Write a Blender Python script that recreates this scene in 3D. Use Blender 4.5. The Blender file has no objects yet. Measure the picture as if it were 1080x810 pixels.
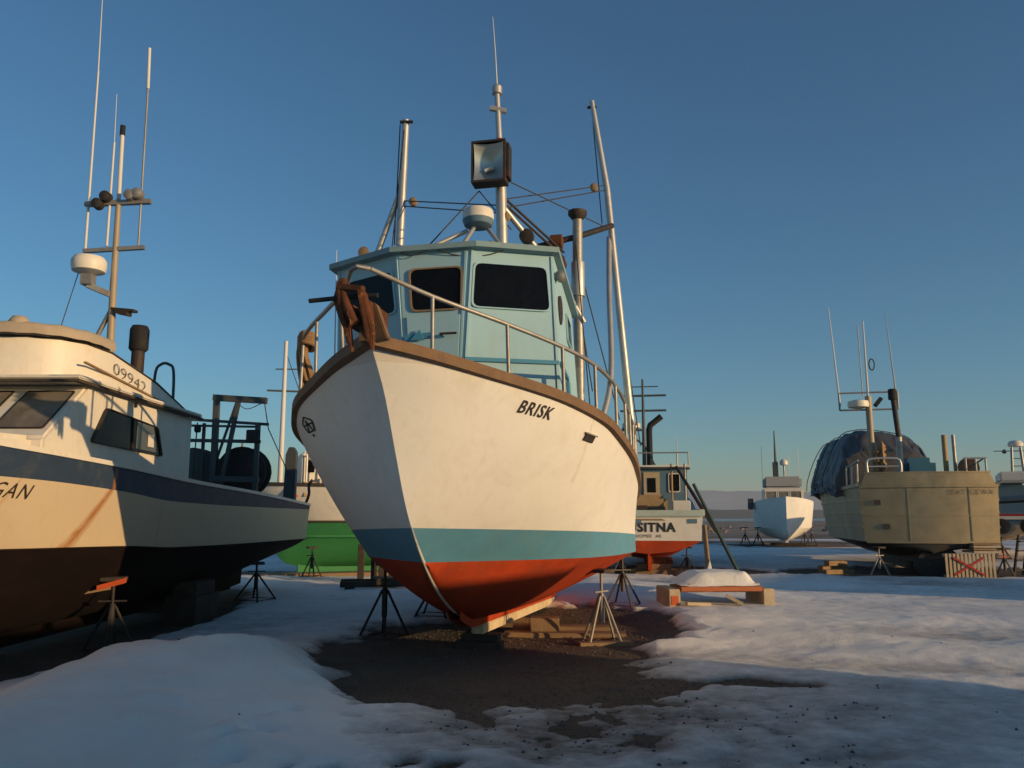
import bpy, bmesh, math, random
import numpy as np
from mathutils import Vector, Matrix
R = math.radians
random.seed(7)
rng = np.random.default_rng(11)
scene = bpy.context.scene
col = scene.collection

# ------------------------------------------------------------------ camera
cam_d = bpy.data.cameras.new('camera')
cam_d.sensor_width = 36.0
cam_d.lens = 29.0
cam_d.clip_start = 0.05
cam_d.clip_end = 20000
cam = bpy.data.objects.new('camera', cam_d)
col.objects.link(cam)
cam.location = (0, 0, 1.6)
cam.rotation_euler = (R(90 + 9.14), 0, 0)
scene.camera = cam

# ------------------------------------------------------------------ sky and sun
SUN_EL = 7.0
SUN_DIR = Vector((-0.861, 0.509, 0)).normalized()          # the way the light travels over the ground
SUN_ROT = math.atan2(-SUN_DIR.x, -SUN_DIR.y)
world = bpy.data.worlds.new('World')
scene.world = world
world.use_nodes = True
wn = world.node_tree
bg = wn.nodes['Background']
sky = wn.nodes.new('ShaderNodeTexSky')
sky.sky_type = 'NISHITA'
sky.sun_disc = False
sky.sun_elevation = R(SUN_EL)
sky.sun_rotation = SUN_ROT
sky.altitude = 0
sky.air_density = 1.0
sky.dust_density = 0.35
sky.ozone_density = 4.0
tint = wn.nodes.new('ShaderNodeMix'); tint.data_type = 'RGBA'; tint.blend_type = 'MULTIPLY'      # the camera's cool white balance
tint.inputs[0].default_value = 1.0; tint.inputs[7].default_value = (0.89, 1.07, 1.01, 1)
wn.links.new(sky.outputs[0], tint.inputs[6]); wn.links.new(tint.outputs[2], bg.inputs[0])
bg.inputs[1].default_value = 0.14
sd = bpy.data.lights.new('sun', 'SUN')
sd.energy = 5.0
sd.angle = R(0.5)
sd.color = (1.0, 0.68, 0.345)
sun = bpy.data.objects.new('sun', sd)
col.objects.link(sun)
dirv = Vector((SUN_DIR.x * math.cos(R(SUN_EL)), SUN_DIR.y * math.cos(R(SUN_EL)), -math.sin(R(SUN_EL))))
sun.rotation_euler = dirv.to_track_quat('-Z', 'Y').to_euler()
sun.location = (20, -12, 8)
vs = scene.view_settings
vs.view_transform = 'Standard'
vs.look = 'None'
vs.exposure = 0.0
vs.gamma = 1.0
vs.use_curve_mapping = False

# ------------------------------------------------------------------ small tools
def pchip(xs, ys):
    xs = np.array(xs, float); ys = np.array(ys, float)
    h = np.diff(xs); d = np.diff(ys) / h
    m = np.zeros(len(xs)); m[0] = d[0]; m[-1] = d[-1]
    for i in range(1, len(xs) - 1):
        if d[i - 1] * d[i] > 0:
            w1 = 2 * h[i] + h[i - 1]; w2 = h[i] + 2 * h[i - 1]
            m[i] = (w1 + w2) / (w1 / d[i - 1] + w2 / d[i])
    xl = xs.tolist(); yl = ys.tolist(); ml = m.tolist(); n = len(xl)
    def fn(x):
        x = min(max(x, xl[0]), xl[-1])
        i = 0
        while i < n - 2 and x > xl[i + 1]:
            i += 1
        hh = xl[i + 1] - xl[i]; t = (x - xl[i]) / hh
        return ((2*t**3 - 3*t*t + 1) * yl[i] + (t**3 - 2*t*t + t) * hh * ml[i]
                + (-2*t**3 + 3*t*t) * yl[i + 1] + (t**3 - t*t) * hh * ml[i + 1])
    return fn

def tag(o, label=None, cat=None, group=None, kind=None):
    if label: o['label'] = label
    if cat: o['category'] = cat
    if group: o['group'] = group
    if kind: o['kind'] = kind
    return o

def empty(name, loc=(0, 0, 0), rz=0.0, label=None, cat=None, group=None):
    o = bpy.data.objects.new(name, None)
    col.objects.link(o)
    o.location = loc
    o.rotation_euler = (0, 0, rz)
    o.empty_display_size = 0.2
    return tag(o, label, cat, group)

class MB:
    """collects shapes, then links them as one mesh object"""
    def __init__(s, warp=None):
        s.v = []; s.f = []; s.warp = warp
    def add(s, vs_, fs):
        n = len(s.v)
        s.v += [tuple(p) for p in vs_]
        s.f += [tuple(i + n for i in q) for q in fs]
        return s
    def bx(s, x0, x1, y0, y1, z0, z1):
        return s.add([(x0,y0,z0),(x1,y0,z0),(x1,y1,z0),(x0,y1,z0),(x0,y0,z1),(x1,y0,z1),(x1,y1,z1),(x0,y1,z1)],
                     [(0,3,2,1),(4,5,6,7),(0,1,5,4),(1,2,6,5),(2,3,7,6),(3,0,4,7)])
    def beam(s, a, b, w, h, up=(0, 0, 1)):
        a = Vector(a); b = Vector(b); d = (b - a).normalized(); up = Vector(up)
        x = d.cross(up)
        if x.length < 1e-4: x = d.cross(Vector((1, 0, 0)))
        x.normalize(); y = x.cross(d).normalized()
        p = []
        for c in (a, b):
            for i, j in ((-1,-1),(1,-1),(1,1),(-1,1)):
                p.append(c + x * (i * w / 2) + y * (j * h / 2))
        return s.add(p, [(0,1,2,3),(7,6,5,4),(0,4,5,1),(1,5,6,2),(2,6,7,3),(3,7,4,0)])
    def tube(s, pts, r, n=8, cap=True):
        pts = [Vector(p) for p in pts]
        rs = r if isinstance(r, (list, tuple)) else [r] * len(pts)
        ring = []; prev = None
        for i, p in enumerate(pts):
            if i == 0: d = pts[1] - pts[0]
            elif i == len(pts) - 1: d = pts[-1] - pts[-2]
            else: d = (pts[i+1] - p).normalized() + (p - pts[i-1]).normalized()
            if d.length < 1e-6: d = pts[min(i+1, len(pts)-1)] - pts[i-1]
            d.normalize()
            if prev is None:
                a = d.orthogonal().normalized()
            else:
                a = (prev - d * prev.dot(d))
                a = a.normalized() if a.length > 1e-6 else d.orthogonal().normalized()
            prev = a; b = d.cross(a)
            ring.append([p + (a * math.cos(2*math.pi*k/n) + b * math.sin(2*math.pi*k/n)) * rs[i] for k in range(n)])
        vv = [q for rr in ring for q in rr]
        ff = []
        for i in range(len(pts) - 1):
            for k in range(n):
                k2 = (k + 1) % n
                ff.append((i*n+k, i*n+k2, (i+1)*n+k2, (i+1)*n+k))
        if cap:
            ff.append(tuple(range(n - 1, -1, -1)))
            ff.append(tuple((len(pts)-1)*n + k for k in range(n)))
        return s.add(vv, ff)
    def lathe(s, prof, c=(0, 0, 0), axis='z', n=20):
        vv = []; ff = []
        for (r, h) in prof:
            for k in range(n):
                a = 2 * math.pi * k / n; x = r * math.cos(a); y = r * math.sin(a)
                p = (x, y, h) if axis == 'z' else ((h, x, y) if axis == 'x' else (y, h, x))
                vv.append((p[0] + c[0], p[1] + c[1], p[2] + c[2]))
        m = len(prof)
        for i in range(m - 1):
            for k in range(n):
                k2 = (k + 1) % n
                ff.append((i*n+k, i*n+k2, (i+1)*n+k2, (i+1)*n+k))
        ff.append(tuple(range(n - 1, -1, -1)))
        ff.append(tuple((m-1)*n + k for k in range(n)))
        return s.add(vv, ff)
    def prism(s, poly, off):
        off = Vector(off); poly = [Vector(p) for p in poly]; n = len(poly)
        vv = poly + [p + off for p in poly]
        ff = [tuple(range(n - 1, -1, -1)), tuple(range(n, 2 * n))]
        ff += [(k, (k+1) % n, n + (k+1) % n, n + k) for k in range(n)]
        return s.add(vv, ff)
    def grid(s, rows):
        m = len(rows[0]); vv = [p for r in rows for p in r]; ff = []
        for i in range(len(rows) - 1):
            for j in range(m - 1):
                ff.append((i*m+j, i*m+j+1, (i+1)*m+j+1, (i+1)*m+j))
        return s.add(vv, ff)
    def build(s, name, mat, parent=None, smooth=None, bevel=0.0, recalc=True, loc=None):
        vv = [s.warp(*p) for p in s.v] if s.warp else s.v
        me = bpy.data.meshes.new(name)
        bm = bmesh.new()
        bv = [bm.verts.new(p) for p in vv]
        for q in s.f:
            try: bm.faces.new([bv[i] for i in q])
            except ValueError: pass
        if smooth is not None or recalc:
            bmesh.ops.remove_doubles(bm, verts=bm.verts, dist=1e-5)
        if recalc:
            bmesh.ops.recalc_face_normals(bm, faces=bm.faces)
        if bevel > 0:
            bmesh.ops.bevel(bm, geom=[e for e in bm.edges if len(e.link_faces) == 2 and e.calc_face_angle(0) > 0.6],
                            offset=bevel, segments=2, affect='EDGES', clamp_overlap=True)
        bm.to_mesh(me); bm.free()
        me.materials.append(mat)
        if smooth is not None:
            me.shade_smooth()
            me.set_sharp_from_angle(angle=R(smooth))
        o = bpy.data.objects.new(name, me)
        col.objects.link(o)
        if parent: o.parent = parent
        if loc: o.location = loc
        return o

def copy_tree(o, parent=None):
    c = o.copy(); col.objects.link(c); c.parent = parent
    for ch in list(o.children): copy_tree(ch, c)
    return c

# ------------------------------------------------------------------ materials
MATS = {}
def nmat(name):
    m = bpy.data.materials.new(name); m.use_nodes = True
    nt = m.node_tree
    return m, nt, nt.nodes['Principled BSDF']

def noise_node(nt, co, scale, detail=6, rough=0.6, dist=0.0):
    n = nt.nodes.new('ShaderNodeTexNoise')
    n.inputs['Scale'].default_value = scale; n.inputs['Detail'].default_value = detail
    n.inputs['Roughness'].default_value = rough; n.inputs['Distortion'].default_value = dist
    nt.links.new(co, n.inputs['Vector'])
    return n.outputs['Fac']

def ramp(nt, fac, a, b, ca=(0,0,0,1), cb=(1,1,1,1)):
    n = nt.nodes.new('ShaderNodeValToRGB')
    n.color_ramp.elements[0].position = a; n.color_ramp.elements[0].color = ca
    n.color_ramp.elements[1].position = b; n.color_ramp.elements[1].color = cb
    nt.links.new(fac, n.inputs['Fac'])
    return n.outputs['Color']

def mixc(nt, fac, a, b, mode='MIX'):
    n = nt.nodes.new('ShaderNodeMix'); n.data_type = 'RGBA'; n.blend_type = mode
    for s_, val in ((0, fac), (6, a), (7, b)):
        if isinstance(val, (int, float)): n.inputs[s_].default_value = val
        elif isinstance(val, tuple): n.inputs[s_].default_value = (*val[:3], 1)
        else: nt.links.new(val, n.inputs[s_])
    return n.outputs[2]

def mathn(nt, op, a, b=None, c=None, clamp=False):
    n = nt.nodes.new('ShaderNodeMath'); n.operation = op; n.use_clamp = clamp
    for i, val in enumerate((a, b, c)):
        if val is None: continue
        if isinstance(val, (int, float)): n.inputs[i].default_value = val
        else: nt.links.new(val, n.inputs[i])
    return n.outputs[0]

def coords(nt, scale=(1, 1, 1)):
    tc = nt.nodes.new('ShaderNodeTexCoord')
    if scale == (1, 1, 1): return tc.outputs['Object']
    mp = nt.nodes.new('ShaderNodeMapping'); mp.inputs['Scale'].default_value = scale
    nt.links.new(tc.outputs['Object'], mp.inputs['Vector'])
    return mp.outputs['Vector']

def paint(name, c, rough=0.5, metal=0.0, var=0.25, scale=2.0, dirt=None, damt=0.5, dscale=3.0, streak=None, samt=0.4,
          bump=0.15, bscale=18.0, spec=0.4, dark=0.75, chips=None, camt=0.62):
    """worn paint, metal or wood: tone drift, dirt clouds, vertical streaks, chips and fine relief"""
    if name in MATS: return MATS[name]
    m, nt, b = nmat(name)
    co = coords(nt)
    n1 = noise_node(nt, co, scale, 8, 0.65)
    colr = mixc(nt, mathn(nt, 'MULTIPLY', ramp(nt, n1, 0.35, 0.7), var), c, tuple(x * dark for x in c))
    if dirt:
        n2 = noise_node(nt, co, dscale, 10, 0.72, 0.6)
        colr = mixc(nt, mathn(nt, 'MULTIPLY', ramp(nt, n2, 0.48, 0.72), damt), colr, dirt)
    if streak:
        n3 = noise_node(nt, coords(nt, (9, 9, 0.35)), 1.6, 5, 0.6)
        colr = mixc(nt, mathn(nt, 'MULTIPLY', ramp(nt, n3, 0.55, 0.8), samt), colr, streak)
    if chips:
        n4 = noise_node(nt, co, 14, 8, 0.7, 0.4)
        colr = mixc(nt, ramp(nt, n4, camt, camt + 0.03), colr, chips)
    nt.links.new(colr, b.inputs['Base Color'])
    n5 = noise_node(nt, co, scale * 3.1, 6, 0.6)
    rr = nt.nodes.new('ShaderNodeMapRange')
    rr.inputs['To Min'].default_value = max(0.03, rough - 0.12); rr.inputs['To Max'].default_value = min(1, rough + 0.15)
    nt.links.new(n5, rr.inputs['Value']); nt.links.new(rr.outputs[0], b.inputs['Roughness'])
    b.inputs['Metallic'].default_value = metal
    b.inputs['Specular IOR Level'].default_value = spec
    if bump > 0:
        bp = nt.nodes.new('ShaderNodeBump'); bp.inputs['Strength'].default_value = bump; bp.inputs['Distance'].default_value = 0.01
        nt.links.new(noise_node(nt, co, bscale, 8, 0.7), bp.inputs['Height'])
        nt.links.new(bp.outputs[0], b.inputs['Normal'])
    MATS[name] = m
    return m

def rust_streak_paint(name, c, lines, rust=(0.36, 0.15, 0.04), **kw):
    """worn paint with rust runs; each run is (y0, z0, slope, width, z_low) in the boat's own metres"""
    m = paint(name, c, **kw)
    nt = m.node_tree; b = nt.nodes['Principled BSDF']
    src = b.inputs['Base Color'].links[0].from_socket
    co = coords(nt)
    sp = nt.nodes.new('ShaderNodeSeparateXYZ'); nt.links.new(co, sp.inputs[0])
    wob = noise_node(nt, co, 5.0, 6, 0.7)
    for (y0, z0, k, w, zl, amt) in lines:
        dz = mathn(nt, 'SUBTRACT', z0, sp.outputs[2])
        cy = mathn(nt, 'MULTIPLY_ADD', dz, k, y0)
        d = mathn(nt, 'ABSOLUTE', mathn(nt, 'ADD', mathn(nt, 'SUBTRACT', sp.outputs[1], cy), mathn(nt, 'MULTIPLY_ADD', wob, 0.10, -0.05)))
        ww = mathn(nt, 'MULTIPLY_ADD', dz, w * 1.2, w)
        g = mathn(nt, 'SUBTRACT', 1.0, mathn(nt, 'DIVIDE', d, ww), clamp=True)
        g = mathn(nt, 'MULTIPLY', g, mathn(nt, 'GREATER_THAN', sp.outputs[2], zl))
        g = mathn(nt, 'MULTIPLY', g, mathn(nt, 'MULTIPLY_ADD', wob, 1.2, 0.1), clamp=True)
        src = mixc(nt, mathn(nt, 'MULTIPLY', g, amt, clamp=True), src, rust)
    nt.links.new(src, b.inputs['Base Color'])
    return m

DIRTY = (0.20, 0.15, 0.10)
white_hull = rust_streak_paint('white_hull', (0.80, 0.77, 0.71), [(2.22, 2.40, 0.35, 0.03, 1.95, 0.35), (5.2, 2.1, 0.0, 0.02, 1.5, 0.3)], (0.42, 0.26, 0.13), rough=0.45, var=0.3, scale=1.3, dirt=(0.58, 0.50, 0.40), damt=0.35, dscale=2.2, streak=(0.60, 0.49, 0.36), samt=0.34, bump=0.10, bscale=7, dark=0.9)
teal_boot = paint('teal_boot', (0.105, 0.29, 0.41), 0.6, var=0.5, scale=4, dirt=(0.16, 0.26, 0.27), damt=0.5, chips=(0.30, 0.42, 0.42), camt=0.70, bump=0.2)
red_bottom = paint('red_bottom', (0.47, 0.055, 0.013), 0.8, spec=0.2, var=0.8, scale=2.2, dirt=(0.26, 0.05, 0.022), damt=0.75, dscale=2.0, streak=(0.52, 0.15, 0.05), samt=0.35, chips=(0.36, 0.20, 0.10), camt=0.76, bump=0.3, dark=0.55)
cream_shoe = paint('cream_shoe', (0.66, 0.52, 0.33), 0.8, var=0.6, scale=5, dirt=(0.34, 0.20, 0.10), damt=0.7, bump=0.4)
stem_worn = paint('stem_worn', (0.62, 0.58, 0.50), 0.7, var=0.5, scale=6, dirt=(0.22, 0.20, 0.18), damt=0.7, dscale=9, bump=0.3)
cap_wood = paint('cap_wood', (0.20, 0.115, 0.06), 0.75, var=0.8, scale=5, dirt=(0.09, 0.06, 0.04), damt=0.6, dscale=7, chips=(0.30, 0.20, 0.12), camt=0.66, bump=0.5, bscale=30)
teal_house = paint('teal_house', (0.335, 0.535, 0.61), 0.5, var=0.35, scale=1.5, dirt=(0.28, 0.40, 0.42), damt=0.4, streak=(0.36, 0.36, 0.27), samt=0.30, bump=0.08, dark=0.85)
blue_trim = paint('blue_trim', (0.06, 0.24, 0.38), 0.55, var=0.4, chips=(0.3, 0.42, 0.42), camt=0.68)
roof_paint = paint('roof_paint', (0.22, 0.34, 0.37), 0.7, var=0.5, dirt=DIRTY, damt=0.4)
dark_glass = paint('dark_glass', (0.004, 0.004, 0.004), 0.12, var=0.2, bump=0.0, spec=0.16, dirt=(0.010, 0.009, 0.008), damt=0.5)
frame_wood = paint('frame_wood', (0.30, 0.20, 0.11), 0.6, var=0.6, scale=8, dirt=(0.12, 0.08, 0.05), damt=0.6)
galv = paint('galvanised_pipe', (0.34, 0.33, 0.31), 0.5, 0.55, var=0.6, scale=6, dirt=(0.22, 0.13, 0.07), damt=0.6, dscale=6, bump=0.15)
alu = paint('aluminium_pole', (0.50, 0.49, 0.47), 0.45, 0.6, var=0.5, scale=5, dirt=(0.30, 0.24, 0.18), damt=0.45, bump=0.1)
rust = paint('rusty_iron', (0.15, 0.050, 0.021), 0.85, 0.1, var=0.9, scale=9, dirt=(0.07, 0.035, 0.02), damt=0.8, dscale=8, chips=(0.32, 0.13, 0.05), camt=0.6, bump=0.8, bscale=45, dark=0.4)
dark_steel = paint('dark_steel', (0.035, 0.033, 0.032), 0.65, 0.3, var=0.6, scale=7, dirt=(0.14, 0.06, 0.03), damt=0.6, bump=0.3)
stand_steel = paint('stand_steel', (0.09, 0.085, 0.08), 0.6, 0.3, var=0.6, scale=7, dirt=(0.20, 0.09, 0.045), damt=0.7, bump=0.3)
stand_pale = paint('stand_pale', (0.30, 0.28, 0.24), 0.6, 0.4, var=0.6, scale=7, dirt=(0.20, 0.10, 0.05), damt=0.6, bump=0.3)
orange = paint('orange_paint', (0.62, 0.10, 0.025), 0.6, var=0.5, scale=6, dirt=(0.2, 0.06, 0.03), damt=0.5)
black_rubber = paint('black_rubber', (0.012, 0.012, 0.013), 0.8, var=0.5, dirt=(0.05, 0.045, 0.04), damt=0.5)
wire_mat = paint('rope_and_wire', (0.05, 0.045, 0.04), 0.8, var=0.5, bump=0)
black_letter = paint('black_letter', (0.03, 0.022, 0.015), 0.6, var=0.4, scale=12, chips=(0.45, 0.38, 0.30), camt=0.72, bump=0)
radome = paint('radome_white', (0.72, 0.67, 0.58), 0.45, var=0.3, dirt=(0.4, 0.33, 0.25), damt=0.35, bump=0)
whip = paint('whip_white', (0.62, 0.60, 0.57), 0.5, var=0.3, bump=0)
timber = paint('rough_timber', (0.30, 0.19, 0.10), 0.85, var=0.8, scale=4, dirt=(0.12, 0.08, 0.05), damt=0.6, bump=0.6, bscale=28)
timber_dark = paint('dark_timber', (0.055, 0.042, 0.032), 0.9, var=0.7, scale=4, dirt=(0.14, 0.10, 0.07), damt=0.5, bump=0.6)
concrete = paint('concrete', (0.30, 0.28, 0.25), 0.9, var=0.5, dirt=(0.15, 0.12, 0.1), damt=0.5, bump=0.4)
chrome = paint('mirror_reflector', (0.50, 0.52, 0.48), 0.34, 0.8, var=0.3, bump=0.0, dirt=(0.2, 0.2, 0.2), damt=0.5, dscale=1.5)
cream_top = rust_streak_paint('cream_topside', (0.58, 0.46, 0.31), [(4.2, 1.95, -0.95, 0.085, 0.8, 1.5), (2.62, 1.92, -0.5, 0.03, 0.8, 0.5), (5.5, 1.9, -0.1, 0.03, 0.9, 0.4)],
                              rough=0.5, var=0.35, scale=1.2, dirt=(0.50, 0.38, 0.24), damt=0.4, dscale=1.8, streak=(0.42, 0.30, 0.17), samt=0.35, bump=0.1, dark=0.88)
navy = rust_streak_paint('navy_stripe', (0.028, 0.050, 0.095), [(4.2, 1.95, 0.0, 0.05, 0.8, 1.4)], rough=0.6, var=0.5, scale=3, dirt=(0.09, 0.105, 0.095), damt=0.6, dscale=3.5, chips=(0.26, 0.15, 0.06), camt=0.71)
black_bottom = paint('black_bottom', (0.010, 0.0052, 0.0048), 0.9, spec=0.15, var=0.7, scale=2, dirt=(0.024, 0.012, 0.010), damt=0.6, chips=(0.08, 0.06, 0.055), camt=0.75, bump=0.3)
cabin_white = paint('cabin_white', (0.74, 0.68, 0.58), 0.45, var=0.3, scale=1.6, dirt=(0.52, 0.42, 0.30), damt=0.4, streak=(0.45, 0.34, 0.22), samt=0.3, bump=0.08, dark=0.88)
canvas = paint('canvas_cover', (0.42, 0.34, 0.25), 0.9, var=0.5, scale=3, dirt=(0.25, 0.19, 0.13), damt=0.5, bump=0.4)
frosted = paint('frosted_glass', (0.23, 0.20, 0.165), 0.3, var=0.6, scale=3, dirt=(0.05, 0.035, 0.03), damt=0.8, dscale=1.8, bump=0.05)
green_hull = paint('green_bottom', (0.04, 0.22, 0.07), 0.6, var=0.4, scale=2, dirt=(0.05, 0.24, 0.08), damt=0.4, bump=0.2)
tan_reel = paint('tan_reel', (0.40, 0.26, 0.13), 0.8, var=0.5, dirt=(0.2, 0.12, 0.06), damt=0.5)
grey_rig = paint('grey_rig', (0.075, 0.085, 0.088), 0.6, 0.3, var=0.5, dirt=(0.12, 0.08, 0.05), damt=0.4)
slate_blue = paint('slate_blue', (0.10, 0.19, 0.26), 0.6, var=0.4, dirt=(0.12, 0.12, 0.12), damt=0.4)
sea_green = paint('pale_green_cap', (0.46, 0.53, 0.45), 0.6, var=0.4, dirt=(0.3, 0.3, 0.24), damt=0.4)
brushed = paint('bare_aluminium', (0.43, 0.33, 0.20), 0.46, 0.85, var=0.9, scale=0.7, dirt=(0.17, 0.14, 0.105), damt=0.6, dscale=1.2, streak=(0.30, 0.25, 0.19), samt=0.5, bump=0.05, dark=0.7)
tarp_mat = paint('blue_grey_tarp', (0.070, 0.074, 0.082), 0.5, var=0.7, scale=1.6, dirt=(0.15, 0.12, 0.095), damt=0.6, dscale=0.9, bump=0.35, bscale=9)
blue_tarp = paint('blue_tarp', (0.03, 0.14, 0.24), 0.6, var=0.6, scale=2, bump=0.4)
grey_canvas = paint('grey_canvas', (0.36, 0.36, 0.36), 0.8, var=0.5, scale=2, dirt=(0.3, 0.24, 0.18), damt=0.4)
red_paint = paint('red_paint', (0.42, 0.03, 0.02), 0.7, var=0.5)
pale_wood = paint('pale_wood', (0.50, 0.40, 0.27), 0.8, var=0.6, scale=4, dirt=(0.25, 0.18, 0.1), damt=0.5, bump=0.4)
steel_box = paint('container_paint', (0.16, 0.07, 0.04), 0.7, var=0.5, dirt=(0.1, 0.05, 0.03), damt=0.5)

# ------------------------------------------------------------------ ground, snow, water, far shore
def vnoise(x, y, seed=0):
    xi = np.floor(x).astype(np.int64); yi = np.floor(y).astype(np.int64)
    fx = x - xi; fy = y - yi
    fx = fx * fx * (3 - 2 * fx); fy = fy * fy * (3 - 2 * fy)
    def hsh(a, b):
        n = (a * 374761393 + b * 668265263 + seed * 1442695041) & 0xffffffff
        n = ((n ^ (n >> 13)) * 1274126177) & 0xffffffff
        return ((n ^ (n >> 16)) & 0xffff) / 65535.0
    return (hsh(xi, yi) * (1 - fx) * (1 - fy) + hsh(xi + 1, yi) * fx * (1 - fy)
            + hsh(xi, yi + 1) * (1 - fx) * fy + hsh(xi + 1, yi + 1) * fx * fy)

def fbm(x, y, f, o=4, seed=0, g=0.5):
    s_ = 0; a = 1; t = 0
    for i in range(o):
        s_ = s_ + a * (vnoise(x * f + 17.3 * i, y * f - 9.1 * i, seed + i) - 0.5); t += a
        a *= g; f *= 2.03
    return s_ / t * 2

def sst(a, b, x):
    t = np.clip((x - a) / (b - a), 0, 1)
    return t * t * (3 - 2 * t)

def ground_h(x, y):
    z = 0.05 * fbm(x, y, 0.22, 3, 5) + 0.018 * fbm(x, y, 1.4, 4, 8)
    far = sst(60, 140, y)
    z = z - 2.6 * sst(330, 520, np.hypot(x * 0.4, np.maximum(y, 0))) + far * 0.3 * fbm(x, y, 0.05, 3, 3)
    return z

def bump2(x, y, cx, cy, rx, ry, rot=0.0):
    c, s_ = math.cos(rot), math.sin(rot)
    u = ((x - cx) * c + (y - cy) * s_) / rx; v = (-(x - cx) * s_ + (y - cy) * c) / ry
    return np.exp(-(u * u + v * v))

FEET = [(-3.3 + 0.36 * k + 0.09 * (k % 2), 4.55 + 0.13 * k + 0.16 * (k % 2)) for k in range(9)] + [(-1.9 + 0.14 * (k % 2), 5.0 + 0.34 * k) for k in range(6)]
def snow_d(x, y):
    d = 0.065 + 0.05 * fbm(x, y, 0.30, 3, 21) + 0.018 * fbm(x, y * 1.6, 0.9, 4, 31) + 0.009 * fbm(x, y, 5.0, 3, 41)
    # wind-blown drifts on the open side of the yard
    d = d + 0.11 * bump2(x, y, 3.6, 10.9, 1.5, 0.45, -0.35) + 0.05 * bump2(x, y, 5.6, 9.8, 1.9, 0.6, -0.3) + 0.07 * bump2(x, y, 2.4, 12.4, 1.2, 0.8, 0.1)
    d = d + 0.05 * bump2(x, y, 6.4, 13.0, 2.4, 0.9, -0.2) + 0.05 * bump2(x, y, 1.9, 10.6, 0.7, 0.35, -0.2)
    d = d + 0.18 * bump2(x, y, 2.9, 16.8, 2.0, 1.0) + 0.25 * bump2(x, y, 1.6, 18.0, 1.2, 1.2)
    # ploughed bank beside the near boat on the left
    bank = 0.34 * bump2(x, y, -3.35, 7.6, 1.2, 1.7, 0.25) + 0.20 * bump2(x, y, -2.3, 8.6, 1.4, 1.0) + 0.14 * bump2(x, y, -2.9, 5.6, 1.6, 1.4)
    bank = bank * sst(-4.75, -3.6, x + 0.16 * fbm(x, y, 0.8, 3, 51))
    d = d + bank * (1 + 0.22 * fbm(x, y, 1.2, 4, 61)) + 0.05 * np.minimum(1, bank * 5) * fbm(x, y * 1.4, 1.7, 4, 63)
    for i_, (fx, fy) in enumerate(FEET):
        d = d - 0.085 * bump2(x, y, fx, fy, 0.16, 0.075, 0.9 + 0.3 * (i_ % 2)) + 0.03 * bump2(x, y, fx + 0.12, fy + 0.14, 0.09, 0.07)
    d = d + 0.008 * np.sin((x * 0.8 + y * 2.2) * 2.1 + 2.5 * fbm(x, y, 0.5, 3, 141)) * bump2(x, y, 5.0, 9.5, 4.0, 3.5)
    lump = np.maximum(fbm(x, y, 3.2, 3, 71), 0) * bump2(x, y, -2.2, 6.1, 0.75, 0.6)
    d = d + 0.16 * lump
    thin = bump2(x, y, 0.6, 6.6, 2.6, 1.9) 
    d = d - thin * (0.045 + 0.05 * fbm(x, y, 1.1, 5, 131, 0.65) + 0.03 * fbm(x, y, 5.0, 3, 133))
    w = 0.55 * fbm(x, y, 0.55, 5, 81, 0.62) + 0.25 * fbm(x, y, 3.0, 4, 91)
    def bare(cx, cy, rx, ry, dep=0.34, k=0.6):
        r = np.hypot((x - cx) / rx, (y - cy) / ry) + w * k
        return dep * (1 - sst(0.72, 1.10, r))
    b = bare(-0.35, 9.9, 2.1, 2.9, 0.22, 0.6)
    b = np.maximum(b, bare(0.9, 12.8, 1.7, 2.6, 0.26))
    b = np.maximum(b, bare(0.75, 8.25, 1.0, 0.6, 0.16, 0.9))
    b = b * (1 - 0.9 * bump2(x, y, 1.75, 9.6, 0.95, 0.5, 0.15))
    b = np.maximum(b, bare(-6.4, 11.5, 1.75, 7.0, 0.6, 0.3))
    b = np.maximum(b, bare(11.8, 24.5, 4.2, 2.6, 0.4))
    b = np.maximum(b, bare(4.8, 24.8, 3.0, 2.0, 0.30))
    b = np.maximum(b, bare(-5.0, 23.3, 4.0, 1.3, 0.30))
    b = np.maximum(b, bare(-2.6, 9.9, 0.9, 0.30, 0.14, 1.5))
    b = np.maximum(b, bare(2.3, 8.3, 0.7, 0.22, 0.08, 1.8))
    b = np.maximum(b, bare(15.2, 46.5, 3.5, 2.5, 0.3))
    d = d - b
    d = d - 0.9 * sst(58, 74, y + 10 * fbm(x, y, 0.08, 3, 99)) - 0.12 * np.maximum(fbm(x, y, 0.10, 3, 77), 0) * sst(24, 40, y)
    return d

def axis(segs):
    out = []
    for a, b, n in segs: out += list(np.linspace(a, b, n, endpoint=False))
    return np.array(out + [segs[-1][1]])

def sheet(name, xs, ys, zfn, mat, kind, attr=None, keep=None):
    X, Y = np.meshgrid(xs, ys)
    Z = zfn(X, Y)
    nx, ny = len(xs), len(ys)
    idx = np.arange(nx * ny).reshape(ny, nx)
    q = np.stack([idx[:-1, :-1], idx[:-1, 1:], idx[1:, 1:], idx[1:, :-1]], -1).reshape(-1, 4)
    if keep is not None:
        k = keep(X, Y).ravel(); q = q[k[q].any(1)]
    me = bpy.data.meshes.new(name)
    me.from_pydata(np.stack([X.ravel(), Y.ravel(), Z.ravel()], -1).tolist(), [], q.tolist())
    if attr is not None:
        a = me.attributes.new('depth', 'FLOAT', 'POINT'); a.data.foreach_set('value', attr(X, Y).ravel().astype(np.float32))
    me.materials.append(mat); me.shade_smooth()
    o = bpy.data.objects.new(name, me); col.objects.link(o)
    tag(o, kind=kind)
    return o

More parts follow.
